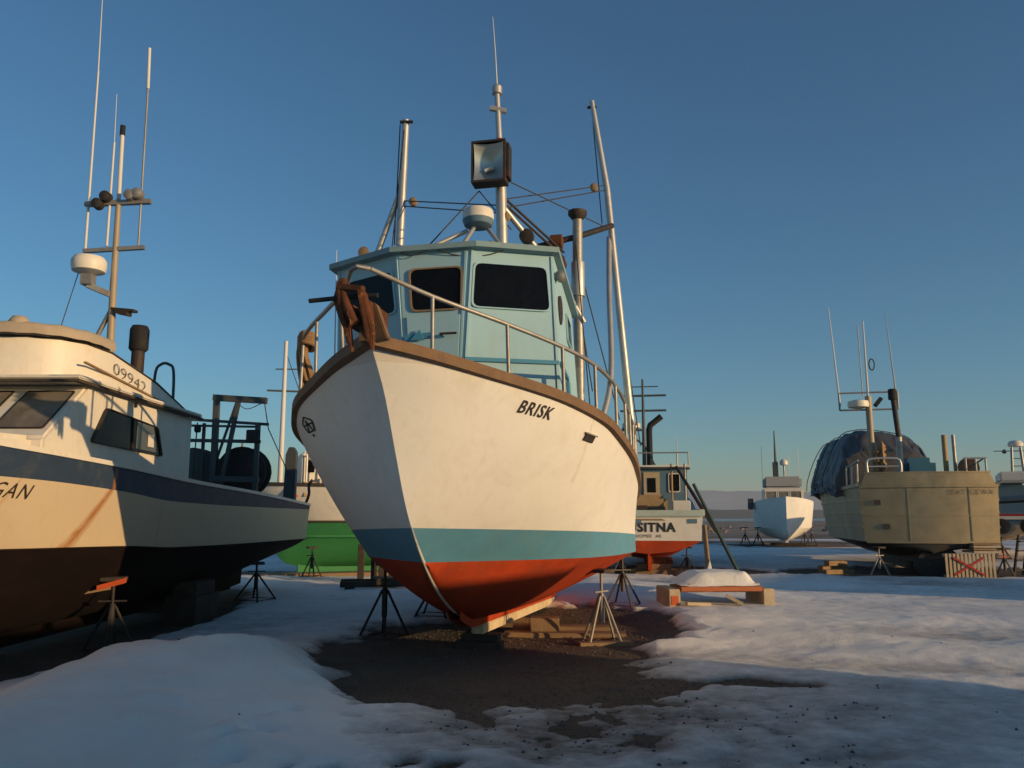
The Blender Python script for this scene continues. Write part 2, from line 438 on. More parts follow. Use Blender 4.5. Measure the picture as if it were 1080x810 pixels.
# gravel and bare frozen earth
m, nt, b = nmat('frozen_gravel')
co = coords(nt)
c1 = mixc(nt, ramp(nt, noise_node(nt, co, 1.2, 8, 0.7), 0.35, 0.7), (0.13, 0.095, 0.068), (0.060, 0.045, 0.035))
c1 = mixc(nt, ramp(nt, noise_node(nt, co, 26, 6, 0.75), 0.45, 0.75), c1, (0.18, 0.145, 0.11))
c1 = mixc(nt, mathn(nt, 'MULTIPLY', ramp(nt, noise_node(nt, co, 3.4, 8, 0.8), 0.60, 0.70), 0.35), c1, (0.35, 0.34, 0.34))
sp = nt.nodes.new('ShaderNodeSeparateXYZ'); nt.links.new(co, sp.inputs[0])
flat = mathn(nt, 'MULTIPLY', mathn(nt, 'SUBTRACT', sp.outputs[1], 50.0), 0.03, clamp=True)
c2 = mixc(nt, ramp(nt, noise_node(nt, co, 0.12, 8, 0.7), 0.4, 0.62), (0.24, 0.165, 0.10), (0.42, 0.36, 0.32))
c1 = mixc(nt, flat, c1, c2)
nt.links.new(c1, b.inputs['Base Color']); b.inputs['Roughness'].default_value = 0.92; b.inputs['Specular IOR Level'].default_value = 0.2
bp = nt.nodes.new('ShaderNodeBump'); bp.inputs['Strength'].default_value = 0.9; bp.inputs['Distance'].default_value = 0.03
nt.links.new(noise_node(nt, co, 34, 7, 0.75), bp.inputs['Height']); nt.links.new(bp.outputs[0], b.inputs['Normal'])
gravel_mat = m
xs = axis([(-6000, -400, 8), (-400, -60, 16), (-60, -9, 26), (-9, 9, 130), (9, 60, 40), (60, 400, 16), (400, 6000, 8)])
ys = axis([(-60, -4, 14), (-4, 3, 20), (3, 16, 110), (16, 60, 80), (60, 220, 60), (220, 900, 10), (900, 6500, 8)])
sheet('ground', xs, ys, ground_h, gravel_mat, 'structure')

# snow: thin edges show the dirt mixed into it
m, nt, b = nmat('wind_packed_snow')
co = coords(nt)
at = nt.nodes.new('ShaderNodeAttribute'); at.attribute_name = 'depth'
thin = mathn(nt, 'ADD', at.outputs['Fac'], mathn(nt, 'MULTIPLY_ADD', noise_node(nt, co, 5, 8, 0.75), 0.10, -0.05))
base = mixc(nt, ramp(nt, noise_node(nt, co, 0.7, 7, 0.6), 0.35, 0.7), (0.90, 0.86, 0.81), (0.78, 0.73, 0.68))
dirtf = ramp(nt, thin, 0.0, 0.075, (0.92, 0.92, 0.92, 1), (0, 0, 0, 1))
base = mixc(nt, dirtf, base, (0.13, 0.105, 0.085))
grit = ramp(nt, noise_node(nt, co, 9.0, 9, 0.8, 0.5), 0.60, 0.70)
gm = ramp(nt, noise_node(nt, co, 0.55, 5, 0.6), 0.44, 0.62)
base = mixc(nt, mathn(nt, 'MULTIPLY', mathn(nt, 'MULTIPLY', grit, gm), 0.55), base, (0.20, 0.17, 0.145))
nt.links.new(base, b.inputs['Base Color'])
b.inputs['Roughness'].default_value = 0.75; b.inputs['Specular IOR Level'].default_value = 0.25
bp = nt.nodes.new('ShaderNodeBump'); bp.inputs['Strength'].default_value = 0.7; bp.inputs['Distance'].default_value = 0.03
hh = mathn(nt, 'ADD', mathn(nt, 'MULTIPLY', noise_node(nt, co, 7, 8, 0.7), 1.0), mathn(nt, 'MULTIPLY', noise_node(nt, co, 38, 6, 0.8), 0.75))
nt.links.new(hh, bp.inputs['Height']); nt.links.new(bp.outputs[0], b.inputs['Normal'])
snow_mat = m
xs = axis([(-70, -14, 40), (-14, -6, 40), (-6, 7.5, 300), (7.5, 16, 90), (16, 70, 60)])
ys = axis([(-14, 2, 30), (2, 14, 290), (14, 28, 140), (28, 85, 110)])
sheet('snow', xs, ys, lambda x, y: ground_h(x, y) + snow_d(x, y), snow_mat, 'structure', snow_d, lambda x, y: snow_d(x, y) > -0.03)
SNOWZ = lambda x, y: float(ground_h(np.array(x, float), np.array(y, float)) + max(0.0, float(snow_d(np.array(x, float), np.array(y, float)))))

# loose stones on the bare patch and scattered over the snow
px_ = rng.uniform(-4.5, 5.5, 30000); py_ = rng.uniform(4.2, 15.5, 30000)
sd_ = snow_d(px_, py_); gz_ = ground_h(px_, py_) + np.maximum(sd_, 0)
ok_ = (sd_ <= 0) | (rng.random(30000) < np.where(sd_ < 0.035, 0.25, np.where(sd_ < 0.07, 0.02 * (vnoise(px_ * 1.3, py_ * 1.3, 5) > 0.6), 0.0012)))
mb = MB()
for x, y, z in np.stack([px_, py_, gz_], -1)[ok_][:4200].tolist():
    r = rng.uniform(0.006, 0.02) * (1.7 if rng.random() < 0.06 else 1)
    a = rng.uniform(0, 6.28); e = rng.uniform(0.6, 1.3, 3)
    p = [(x + r*e[0]*math.cos(a + k*1.571), y + r*e[1]*math.sin(a + k*1.571), z + r*0.1*math.sin(k)) for k in range(4)]
    p += [(x, y, z + r*0.8*e[2]), (x, y, z - r*0.6)]
    mb.add(p, [(0,1,4),(1,2,4),(2,3,4),(3,0,4),(1,0,5),(2,1,5),(3,2,5),(0,3,5)])
stone_mat = paint('loose_stone', (0.10, 0.085, 0.07), 0.9, var=0.9, scale=6, dirt=(0.03, 0.025, 0.02), damt=0.8, dscale=9)
tag(mb.build('gravel', stone_mat, recalc=False), 'loose dark stones scattered over bare frozen earth and snow', 'gravel', kind='stuff')

# water of the bay and the land across it
wm = paint('bay_water', (0.035, 0.05, 0.06), 0.25, var=0.3, scale=0.02, bump=0.2, bscale=0.6)
mb = MB(); mb.add([(-7000, 250, -1.2), (7000, 250, -1.2), (7000, 7000, -1.2), (-7000, 7000, -1.2)], [(0, 1, 2, 3)])
tag(mb.build('water', wm, recalc=False), kind='structure')

def ridge(name, y0, dep, x0, x1, hfn, mat, n=160):
    rows = [[], [], [], []]
    for i in range(n + 1):
        x = x0 + (x1 - x0) * i / n; h = hfn(x)
        rows[0].append((x, y0 - dep, -3)); rows[1].append((x, y0 - dep * 0.35, h * 0.55))
        rows[2].append((x, y0, h)); rows[3].append((x, y0 + dep, -3))
    mb = MB().grid(rows)
    return tag(mb.build(name, mat, smooth=60), kind='structure')
nz = lambda x, f, s_: float(fbm(np.array(x), np.array(3.7), f, 4, s_))
ridge('far_shore', 1300, 120, -2600, 2600, lambda x: 12 + 4.5 * nz(x, 0.004, 3) + 1.5 * nz(x, 0.03, 5), paint('wooded_shore', (0.035, 0.04, 0.04), 0.95, var=0.5, scale=0.01, bump=0))
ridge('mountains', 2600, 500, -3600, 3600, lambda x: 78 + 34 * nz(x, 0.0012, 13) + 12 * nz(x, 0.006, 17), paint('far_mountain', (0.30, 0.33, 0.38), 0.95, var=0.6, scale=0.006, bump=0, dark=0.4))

# ------------------------------------------------------------------ hull lofting
class Hull:
    """lofted hull in the boat's frame: x across (half-breadth b), y aft from the bow (s), z up.
    levels: heights from the sheer down, each a function of s; the last band runs to the keel"""
    def __init__(h, L, sheer_b, wl_b, stem, levels, zk, p=(0.8, 0.5), flare=1.5, kt=0.04, warp=None, bulge=0.0):
        h.bulge = bulge; h.L = L; h.Bs = sheer_b; h.Bw = wl_b; h.stem = stem; h.lv = levels; h.zk = zk; h.p = p; h.fl = flare; h.kt = kt; h.warp = warp
    def s_at(h, zf):
        s_ = 1.0
        for _ in range(30): s_ = 0.5 * s_ + 0.5 * h.stem(zf(s_))
        return s_
    def b(h, s_, z):
        zs = h.lv[0](s_); zw = h.lv[-1](s_)
        if z >= zw:
            x = max(0.0, s_ - h.stem(z)); q = min(1.0, (z - zw) / max(1e-4, zs - zw))
            k = q ** h.fl
            xs_ = x + max(0.0, h.stem(z)) * (1 - math.exp(-x / 0.6))
            return h.Bw(x) * (1 - k) + h.Bs(xs_) * k
        zk = h.zk(s_); x = max(0.0, s_ - h.stem(zw))
        t = max(0.0, (z - zk) / max(1e-4, zw - zk)); u = min(1.0, s_ / h.L * 1.6)
        bw = h.Bw(x); k0 = min(h.kt, bw)
        return k0 + (bw - k0) * t ** (h.p[0] + (h.p[1] - h.p[0]) * u)
    def pt(h, s_, z, side=1, out=0.0):
        return Vector((side * (h.b(s_, z) + out), s_, z))
    def band(h, i, name, mat, parent, nr=8, ns=60, transom=True):
        last = i == len(h.lv) - 1
        top = h.lv[i]; bot = h.zk if last else h.lv[i + 1]
        rows = []
        for r in range(nr + 1):
            f = r / nr
            zf = (lambda s_, f=f: top(s_) + (bot(s_) - top(s_)) * f)
            s0 = h.s_at(top) if last else h.s_at(zf)
            row = []
            for k in range(ns + 1):
                s_ = s0 + (h.L - s0) * (k / ns) ** 1.5
                z = zf(s_)
                if k == 0: row.append((0.0, s0, top(s0) if last else zf(s0)))
                else: row.append((h.b(s_, z), s_, z))
            rows.append(row)
        mb = MB(h.warp)
        mb.grid(rows); mb.grid([[(-x, y, z) for x, y, z in rw] for rw in rows])
        if transom:
            mb.grid([[(rw[-1][0] * t, rw[-1][1] + h.bulge * (1 - t * t), rw[-1][2]) for t in (1, .75, 0.5, .25, 0, -.25, -0.5, -.75, -1)] for rw in rows])
        if last: mb.grid([rows[-1], [(-x, y, z) for x, y, z in rows[-1]]])
        o = mb.build(name, mat, parent, smooth=38)
        return o
    def sweep(h, zf, w, t, name, mat, parent, side=1, s0=0.02, s1=None, n=60, out=0.0, drop=0.0, inset=0.0):
        """a rail of rectangular section following the level zf"""
        s1 = s1 or h.L; mb = MB(h.warp); rows = [[], [], [], []]
        for k in range(n + 1):
            s_ = s0 + (s1 - s0) * (k / n) ** 1.4; z = zf(s_) - drop; bb = max(0.0, h.b(s_, zf(s_)) + out)
            for i, (dx, dz) in enumerate(((0, 0), (-w, 0), (-w, -t), (0, -t))):
                rows[i].append((side * max(bb + dx, -0.02), s_ - (0.02 if k == 0 else 0), z + dz))
        mb.grid(rows + [rows[0]])
        for k in (0, n): mb.add([r[k] for r in rows], [(0, 1, 2, 3)])
        return mb.build(name, mat, parent, smooth=30)
    def deck(h, zf, name, mat, parent, n=30, inset=0.05, s0=None):
        mb = MB(h.warp); rows = []
        s0 = s0 if s0 is not None else h.s_at(zf) + 0.15
        for k in range(n + 1):
            s_ = s0 + (h.L - 0.03 - s0) * k / n; z = zf(s_); bb = max(0.01, h.b(s_, z) - inset)
            rows.append([(bb * t, s_, z + 0.04 * (1 - t * t)) for t in (-1, -0.5, 0, 0.5, 1)])
        return mb.grid(rows).build(name, mat, parent, smooth=30)

def text_mesh(txt, size, bold=0.0, shear=0.0, spacing=1.0):
    cu = bpy.data.curves.new('lettering', 'FONT')
    cu.body = txt; cu.size = size; cu.offset = bold; cu.shear = shear; cu.align_x = 'CENTER'; cu.align_y = 'CENTER'; cu.space_character = spacing
    cu.resolution_u = 3
    o = bpy.data.objects.new('lettering', cu)
    col.objects.link(o)
    dg = bpy.context.evaluated_depsgraph_get()
    me = bpy.data.meshes.new_from_object(o.evaluated_get(dg))
    v = [(p.co.x, p.co.y) for p in me.vertices]; f = [tuple(q.vertices) for q in me.polygons]
    bpy.data.objects.remove(o); bpy.data.curves.remove(cu); bpy.data.meshes.remove(me)
    return v, f

def lettering(txt, size, fn, mat, parent, warp=None, bold=0.0, shear=0.0, spacing=1.0, name='lettering'):
    v, f = text_mesh(txt, size, bold, shear, spacing)
    mb = MB(warp); mb.add([tuple(fn(a, b_)) for a, b_ in v], f)
    return mb.build(name, mat, parent, recalc=False)

def inset_poly(poly, d):
    c = sum((Vector(p) for p in poly), Vector()) / len(poly)
    out = []
    n = len(poly)
    for i in range(n):
        p = Vector(poly[i]); a = (Vector(poly[i-1]) - p).normalized(); b_ = (Vector(poly[(i+1) % n]) - p).normalized()
        s_ = a.cross(b_).length
        out.append(p + (a + b_) * (d / max(s_, 0.3)))
    return out

def round_poly(poly, r, n=3):
    out = []; m_ = len(poly)
    for i in range(m_):
        p = Vector(poly[i]); a = Vector(poly[i-1]) - p; b_ = Vector(poly[(i+1) % m_]) - p
        ra = min(r, a.length * 0.4); rb = min(r, b_.length * 0.4)
        A = p + a.normalized() * ra; B = p + b_.normalized() * rb
        for k in range(n + 1):
            t = k / n
            out.append(A * (1-t)**2 + p * 2*t*(1-t) + B * t*t)
    return out

def window(parent, poly, nrm, frame_mat, glass_mat, fw=0.035, proud=0.025, warp=None, r=0.06, label=None):
    """a pane with its own raised frame; poly is the outer edge of the frame on the wall"""
    nrm = Vector(nrm).normalized()
    outer = round_poly(poly, r)
    c = sum(outer, Vector()) / len(outer)
    inner = []
    for p in outer:
        d = c - p; inner.append(p + d * min(0.45, fw * 1.3 / d.length))
    n = len(outer)
    mb = MB(warp); mb.prism([p + nrm * 0.006 for p in inner], nrm * 0.004)
    pane = mb.build('window', glass_mat, parent)
    mb = MB(warp)
    o1 = [p + nrm * 0.002 for p in outer]; o2 = [p + nrm * proud for p in outer]; i2 = [p + nrm * proud for p in inner]; i1 = [p + nrm * 0.002 for p in inner]
    mb.grid([o1 + [o1[0]], o2 + [o2[0]], i2 + [i2[0]], i1 + [i1[0]]])
    mb.build('frame', frame_mat, pane, smooth=40)
    if label: pane['label'] = label
    return pane

def arc_pts(pts, n=6):
    """smooth curve through points (Catmull-Rom)"""
    P = [Vector(p) for p in pts]; P = [P[0]*2 - P[1]] + P + [P[-1]*2 - P[-2]]; out = []
    for i in range(1, len(P) - 2):
        for k in range(n):
            t = k / n
            out.append(0.5 * ((2*P[i]) + (P[i+1]-P[i-1])*t + (2*P[i-1]-5*P[i]+4*P[i+1]-P[i+2])*t*t + (3*P[i]-P[i-1]-3*P[i+1]+P[i+2])*t**3))
    out.append(P[-2]); return out

# ------------------------------------------------------------------ the main boat
BR = empty('fishing_boat', (-1.246, 6.759, 0), R(-12.36),
           'large white wooden fishing boat with teal wheelhouse and red bottom, bow towards the viewer', 'boat', 'fishing boats laid up in the yard')
WB = lambda b_, s_, z: (0.85 * b_, 0.85 * s_, 0.85 * z + 0.495 - 0.0252 * s_)
stem_s = pchip([-1, 0, .37, .78, 1.4, 2.0, 2.6, 3.1, 3.6], [4.6, 4.08, 2.76, 2.05, 1.38, 0.98, 0.60, 0.12, -0.4])
keel_tab = pchip([-0.4, .12, .60, .98, 1.38, 2.05, 2.76, 3.4, 4.08, 5.2, 7, 9, 11.5], [3.6, 3.1, 2.6, 2.0, 1.4, .78, .37, 0.14, 0.0, 0.0, 0.14, 0.48, 0.84])
bs_tab = pchip([0, .5, 1, 2, 3, 4.5, 6, 8, 10.5, 11.5], [0, .54, .98, 1.74, 2.15, 2.30, 2.26, 2.12, 1.78, 1.62])
bw_tab = pchip([0, .5, 1, 1.75, 2.5, 4, 6, 8, 9.6], [0, .42, .82, 1.33, 1.68, 1.95, 2.05, 1.88, 1.58])
sheer = pchip([-.5, 0, 1, 2, 4.5, 8, 11.5], [3.14, 3.08, 2.90, 2.72, 2.26, 2.02, 1.86])
HB = Hull(11.5, bs_tab, bw_tab, stem_s, [sheer, lambda s_: 1.22, lambda s_: 0.80 + 0.014 * s_], keel_tab, p=(0.9, 0.55), flare=1.35, kt=0.05, warp=WB)
HB.band(0, 'topside', white_hull, BR, 16, 90)
HB.band(1, 'boot_stripe', teal_boot, BR, 4, 80)
HB.band(2, 'bottom', red_bottom, BR, 14, 90)
for sd_ in (1, -1):
    HB.sweep(lambda s_: sheer(s_) + 0.05, 0.16, 0.115, 'cap_rail', cap_wood, BR, sd_, out=0.045, n=80)
HB.deck(lambda s_: sheer(s_) - 0.22, 'deck', roof_paint, BR)
# stem iron and keel
mb = MB(WB); st = []
for k in range(26):
    s_ = 1.52 + 2.5 * k / 25; st.append((0, s_ + 0.010, keel_tab(s_) + 0.006))
mb.tube(st, [0.012 + 0.012 * min(1, k / 8) for k in range(26)], 8).build('stem_band', stem_worn, BR, smooth=40)
mb = MB(WB)
rows = [[], [], [], []]
for k in range(31):
    s_ = 3.3 + (11.0 - 3.3) * k / 30
    zt = keel_tab(s_) + 0.03; zb = max(0.02 if s_ > 4.4 else keel_tab(s_) - 0.10, -0.10 + 0.0 * s_)
    zb = -0.10 if s_ > 4.6 else keel_tab(s_) - 0.10
    for i, (x, z) in enumerate(((0.085, zt), (0.075, zb), (-0.075, zb), (-0.085, zt))): rows[i].append((x, s_, z))
mb.grid(rows); mb.add([r[-1] for r in rows], [(0, 1, 2, 3)])
kl = mb.build('keel', red_bottom, BR)
mb = MB(WB); mb.bx(-0.09, 0.09, 4.5, 11.05, -0.24, -0.101); mb.build('keel_shoe', cream_shoe, kl, bevel=0.01)
mb = MB(WB); mb.prism([(0.03, 11.1, -0.05), (0.03, 11.45, 0.0), (0.03, 11.5, 0.95), (0.03, 11.1, 0.75)], (-0.06, 0, 0)).build('rudder', red_bottom, BR)

# lettering on the bow, a registration mark on the other bow, and the hawse opening
def on_hull(H, s0, z0, ds, dz, side, out=0.012):
    def fn(u, v):
        s_ = s0 + side * u * ds + v * 0.0; z = z0 + u * dz + v
        return H.pt(s_, z, side, out)
    return fn
lettering('BRISK', 0.185, lambda u, v: HB.pt(1.72 + u * 0.72 - v * 0.18, 2.545 - u * 0.09 + v * 1.05, 1, 0.012), black_letter, BR, WB, bold=0.003, shear=0.20, spacing=1.12)
mb = MB(WB)
def mark(pts, w=0.03):
    for (u0, v0), (u1, v1) in zip(pts, pts[1:]):
        du, dv = u1 - u0, v1 - v0; L_ = math.hypot(du, dv); nx_, ny_ = -dv / L_ * w / 2, du / L_ * w / 2
        q = [(u0 + nx_, v0 + ny_), (u1 + nx_, v1 + ny_), (u1 - nx_, v1 - ny_), (u0 - nx_, v0 - ny_)]
        mb.add([HB.pt(1.86 - u * 1.2, 2.46 + v * .62, -1, 0.012) for u, v in q], [(0, 1, 2, 3)])
mark([(0, .17), (.14, .06), (.09, -.12), (-.09, -.12), (-.14, .06), (0, .17)]); mark([(-.12, .02), (.12, .02)]); mark([(0, .1), (-.05, -.1)]); mark([(0, .1), (.05, -.1)]); mark([(-.02, -.2), (.02, -.2)], .05)
mb.build('registration_mark', black_letter, BR, recalc=False)
mb = MB(WB)
q = [HB.pt(2.52, 2.375, 1, 0.0), HB.pt(2.70, 2.355, 1, 0.0), HB.pt(2.70, 2.275, 1, 0.0), HB.pt(2.52, 2.295, 1, 0.0)]
mb.prism(q, (0.02, -0.01, 0)); hz_ = mb.build('freeing_port', dark_steel, BR)
mb = MB(WB); mb.prism([HB.pt(2.50, 2.395, 1, 0), HB.pt(2.72, 2.370, 1, 0), HB.pt(2.72, 2.355, 1, 0), HB.pt(2.50, 2.380, 1, 0)], (0.03, -0.02, -0.01)); mb.build('port_lip', galv, hz_)
HB.sweep(lambda s_: 1.62, 0.05, 0.10, 'rubbing_strake', cap_wood, BR, 1, s0=9.4, s1=11.4, out=0.06)

# bow rail
rail = {}
for sd_ in (1, -1):
    pts = [(sd_ * 0.10, -0.12, 3.70), (sd_ * 0.50, .64, 3.62), (sd_ * 1.15, 1.35, 3.47), (sd_ * 1.67, 2.01, 3.34), (sd_ * 1.98, 2.62, 3.24), (sd_ * 2.16, 3.39, 3.12), (sd_ * 2.23, 4.02, 2.99), (sd_ * 2.25, 5.2, 2.86), (sd_ * 2.20, 6.5, 2.76), (sd_ * 2.08, 8.0, 2.70)]
    if sd_ < 0: pts = [(-.10, -.12, 3.70), (-.45, .5, 3.68), (-.87, 1.0, 3.65), (-1.53, 1.8, 3.58), (-1.85, 2.4, 3.40), (-2.02, 3.0, 3.12), (-2.12, 3.5, 2.62)]
    mb = MB(WB); top = mb.tube(arc_pts(pts, 5), 0.026, 8).build('top_rail', galv, BR, smooth=50)
    for s_ in ((.64, 1.35, 2.01, 2.62, 3.39, 4.02, 4.6, 5.2, 5.9, 6.6, 7.3, 8.0) if sd_ > 0 else (.62, 1.3, 1.9, 2.4, 3.0)):
        tp = min(arc_pts(pts, 12), key=lambda p: abs(p.y - s_))
        mb = MB(WB); mb.tube([(sd_ * (HB.b(s_, sheer(s_)) - 0.04), s_, sheer(s_) + 0.04), tuple(tp)], 0.022, 8).build('stanchion', galv, BR, smooth=50)
mb = MB(WB); mb.tube([(-0.10, -0.12, 3.70), (0, -0.2, 3.705), (0.10, -0.12, 3.70)], 0.026, 8).build('rail_nose', galv, BR, smooth=50)

# wheelhouse
TOP = [(-1.66, 2.98), (-0.58, 2.48), (0.42, 2.48), (1.42, 2.93), (1.30, 5.4), (-1.50, 5.4)]
BOT = [(-1.58, 2.96), (-0.30, 2.40), (0.30, 2.40), (1.54, 2.93), (1.44, 5.5), (-1.55, 5.5)]
ZT = [4.80, 4.80, 4.80, 4.80, 4.66, 4.66]
ZB = 2.1
mb = MB(WB)
tv = [(x, y, z) for (x, y), z in zip(TOP, ZT)]; bv_ = [(x, y, ZB) for x, y in BOT]
mb.add(bv_ + tv, [(i, (i+1) % 6, 6 + (i+1) % 6, 6 + i) for i in range(6)] + [tuple(range(6, 12))])
mb.build('wheelhouse', teal_house, BR)
def wall(i, u, z):
    """a point on wheelhouse face i: u from 0 to 1 along it, at height z"""
    a0, a1 = Vector((*BOT[i], ZB)), Vector((*BOT[(i+1) % 6], ZB)); b0, b1 = Vector(tv[i]), Vector(tv[(i+1) % 6])
    k = (z - ZB) / (4.80 - ZB)
    return (a0.lerp(a1, u)).lerp(b0.lerp(b1, u), k)
def wnrm(i):
    a, b_, c = wall(i, 0, 3), wall(i, 1, 3), wall(i, 0, 4.5)
    n = (b_ - a).cross(c - a).normalized()
    return n
for i, (u0, u1, z0, z1) in ((0, (0.16, 0.93, 4.00, 4.60)), (1, (0.13, 0.92, 3.99, 4.58)), (2, (0.03, 0.94, 4.02, 4.63))):
    t = 0.06 if i == 0 else 0.0
    window(BR, [wall(i, u0 + t, z0), wall(i, u1, z0), wall(i, u1 - 0.02, z1), wall(i, u0, z1)], wnrm(i), frame_wood if i == 1 else teal_house, dark_glass, 0.022, 0.025, WB, 0.09)
# side windows
for u0, u1 in ((0.52, 0.78),):
    window(BR, [wall(3, u0, 4.0), wall(3, u1, 4.0), wall(3, u1, 4.45), wall(3, u0, 4.45)], wnrm(3), teal_house, dark_glass, 0.03, 0.025, WB)
mb = MB(WB); cc = wall(3, 0.16, 4.18); nn = wnrm(3)
ov = [cc + Vector((0, 0.16 * math.cos(a), 0.20 * math.sin(a))) for a in np.linspace(0, 2 * math.pi, 17)[:-1]]
mb.prism([p + nn * 0.004 for p in ov], nn * 0.02); pw = mb.build('porthole', dark_steel, BR)
# roof with a shallow overhang
mb = MB(WB)
ov = []
for (x, y), z in zip(TOP, ZT):
    ov.append((x * 1.0 + (0.09 if x > 0 else -0.09), y + (-0.10 if y < 3.2 else 0.15), z))
n_ = len(ov); c_ = (-0.1, 4.2, 4.93)
mb.add([(x, y, z + 0.002) for x, y, z in ov] + [(x, y, z + 0.075) for x, y, z in ov] + [c_],
       [tuple(range(n_ - 1, -1, -1))] + [(i, (i+1) % n_, n_ + (i+1) % n_, n_ + i) for i in range(n_)] + [(n_ + i, n_ + (i+1) % n_, 2 * n_) for i in range(n_)])
mb.build('roof', roof_paint, BR)
# door on the front face, seams, trim
fn1 = wnrm(1)
mb = MB(WB); mb.prism([wall(1, .06, 2.3) + fn1*.003, wall(1, .90, 2.3) + fn1*.003, wall(1, .90, 3.93) + fn1*.003, wall(1, .06, 3.93) + fn1*.003], fn1 * 0.022)
door = mb.build('door', teal_house, BR, bevel=0.006)
mb = MB(WB); p0 = wall(1, .28, 3.62) + fn1*.05
mb.beam(wall(1, .02, 3.64) + fn1*.04, wall(1, .50, 3.67) + fn1*.04, 0.02, 0.07); mb.prism([wall(1, .12, 3.60)+fn1*.05, wall(1, .34, 3.60)+fn1*.05, wall(1, .28, 3.74)+fn1*.05], fn1*.02)
mb.build('hinge', blue_trim, door)
mb = MB(WB); mb.tube([wall(1, .62, 3.66)+fn1*.03, wall(1, .62, 3.66)+fn1*.10, wall(1, .88, 3.66)+fn1*.10], 0.016, 6).build('handle', dark_steel, door, smooth=50)
fn2 = wnrm(2)
for i, u in ((2, 0.012), (2, 0.975), (0, 0.03), (0, 0.97), (1, 0.93)):
    f_ = wnrm(i); mb = MB(WB); mb.beam(wall(i, u, 2.3) + f_*.008, wall(i, u, 4.78) + f_*.008, 0.03, 0.02, f_).build('corner_batten', teal_house, BR)
mb = MB(WB); mb.beam(wall(2, .0, 3.34) + fn2*.02, wall(2, .99, 3.35) + fn2*.02, 0.05, 0.03, fn2).build('trim_rail', blue_trim, BR)
fn3 = wnrm(3)
mb = MB(WB); mb.beam(wall(3, .01, 3.35) + fn3*.02, wall(3, .36, 3.33) + fn3*.02, 0.05, 0.03, fn3).build('trim_rail', blue_trim, BR)
mb = MB(WB); mb.beam(wall(3, .36, 3.30) + fn3*.02, wall(3, .37, 2.3) + fn3*.02, 0.20, 0.03, fn3); mb.build('side_board', blue_trim, BR)
# lower trunk cabin behind the wheelhouse, lengthened to shade the left boat's stern
mb = MB(WB); mb.bx(-1.30, 1.20, 5.52, 10.6, 1.6, 3.45); mb.build('trunk_cabin', teal_house, BR, bevel=0.04)
mb = MB(WB); mb.bx(-1.28, 0.92, 5.53, 8.4, 3.453, 4.30); mb.build('shade_box', teal_house, BR, bevel=0.04)  # hidden box added to keep the sun off the left boat's gantry

# mast with floodlight, radar on its tripod
mb = MB(WB); mb.tube([(.27, 5.0, 4.7), (.22, 5.0, 6.7), (.20, 5.0, 7.35)], [.095, .09, .085], 12).build('mast', alu, BR, smooth=50)
mb = MB(WB); mb.tube([(.20, 5.0, 7.35), (.15, 5.0, 8.40)], [.052, .045], 10)
mb.tube([(.04, 4.96, 8.14), (.30, 5.04, 8.10)], .05, 8); mb.lathe([(.03, 8.38), (.085, 8.40), (.085, 8.52), (.05, 8.56)], (.15, 5.0, 0)); mb.build('topmast', alu, BR, smooth=40)
mb = MB(WB); mb.tube([(.15, 5.0, 8.5), (.12, 5.0, 9.1), (.07, 5.0, 9.82)], [.016, .012, .006], 6).build('whip_antenna', whip, BR, smooth=60)
mb = MB(WB); mb.lathe([(.07, 7.38), (.08, 7.42), (.08, 7.56), (.05, 7.6)], (.195, 5.0, 0)).build('lamp_red', red_paint, BR, smooth=40)
# floodlight: open box, reflector bowl, glass
mb = MB(WB)
x0, x1, z0, z1, y0, y1 = -.18, .38, 6.70, 7.40, 4.60, 4.86
mb.grid([[(x0, y0, z0), (x1, y0, z0), (x1, y0, z1), (x0, y0, z1), (x0, y0, z0)],
         [(x0, y1, z0), (x1, y1, z0), (x1, y1, z1), (x0, y1, z1), (x0, y1, z0)]])
mb.add([(x0, y1, z0), (x1, y1, z0), (x1, y1, z1), (x0, y1, z1)], [(0, 1, 2, 3)])
f_ = 0.035
mb.grid([[(x0, y0, z0), (x1, y0, z0), (x1, y0, z1), (x0, y0, z1), (x0, y0, z0)],
         [(x0+f_, y0, z0+f_), (x1-f_, y0, z0+f_), (x1-f_, y0, z1-f_), (x0+f_, y0, z1-f_), (x0+f_, y0, z0+f_)]])
mb.bx(x1, x1 + .05, y0 + .04, y1, z0 + .08, z1 - .06)
fl = mb.build('floodlight', dark_steel, BR)
mb = MB(WB); rows = []
for k in range(9):
    t = k / 8; rows.append([(x0+f_+(x1-x0-2*f_)*u, y0 + .02 + .18*(1-((2*t-1)**2*.5+(2*u-1)**2*.5)**.7), z0+f_+(z1-z0-2*f_)*t) for u in np.linspace(0, 1, 9)])
mb.grid(rows).build('reflector', chrome, fl, smooth=60)
mb = MB(WB); mb.tube([(.02, 4.72, 6.93), (.16, 4.72, 6.98)], .035, 8).build('bulb', radome, fl, smooth=60)
# radar
mb = MB(WB); mb.lathe([(.10, 5.52), (.20, 5.56), (.225, 5.62), (.225, 5.64)], (.21, 3.6, 0), n=28); rd = mb.build('radar', slate_blue, BR, smooth=40)
mb = MB(WB); mb.lathe([(.228, 5.642), (.228, 5.74), (.21, 5.79), (.12, 5.81), (.01, 5.815)], (.21, 3.6, 0), n=28).build('radome', radome, rd, smooth=40)
for a, b_ in (((-1.0, 3.1, 4.86), (.05, 3.6, 5.5)), ((.02, 3.0, 4.86), (.16, 3.55, 5.52)), ((.80, 3.2, 4.86), (.36, 3.62, 5.5))):
    mb = MB(WB); mb.tube([a, b_], .032, 8).build('radar_leg', alu, BR, smooth=50)
mb = MB(WB); mb.tube([(.24, 4.4, 4.9), (.22, 4.4, 5.6)], .09, 10).build('vent_pipe', slate_blue, BR, smooth=50)

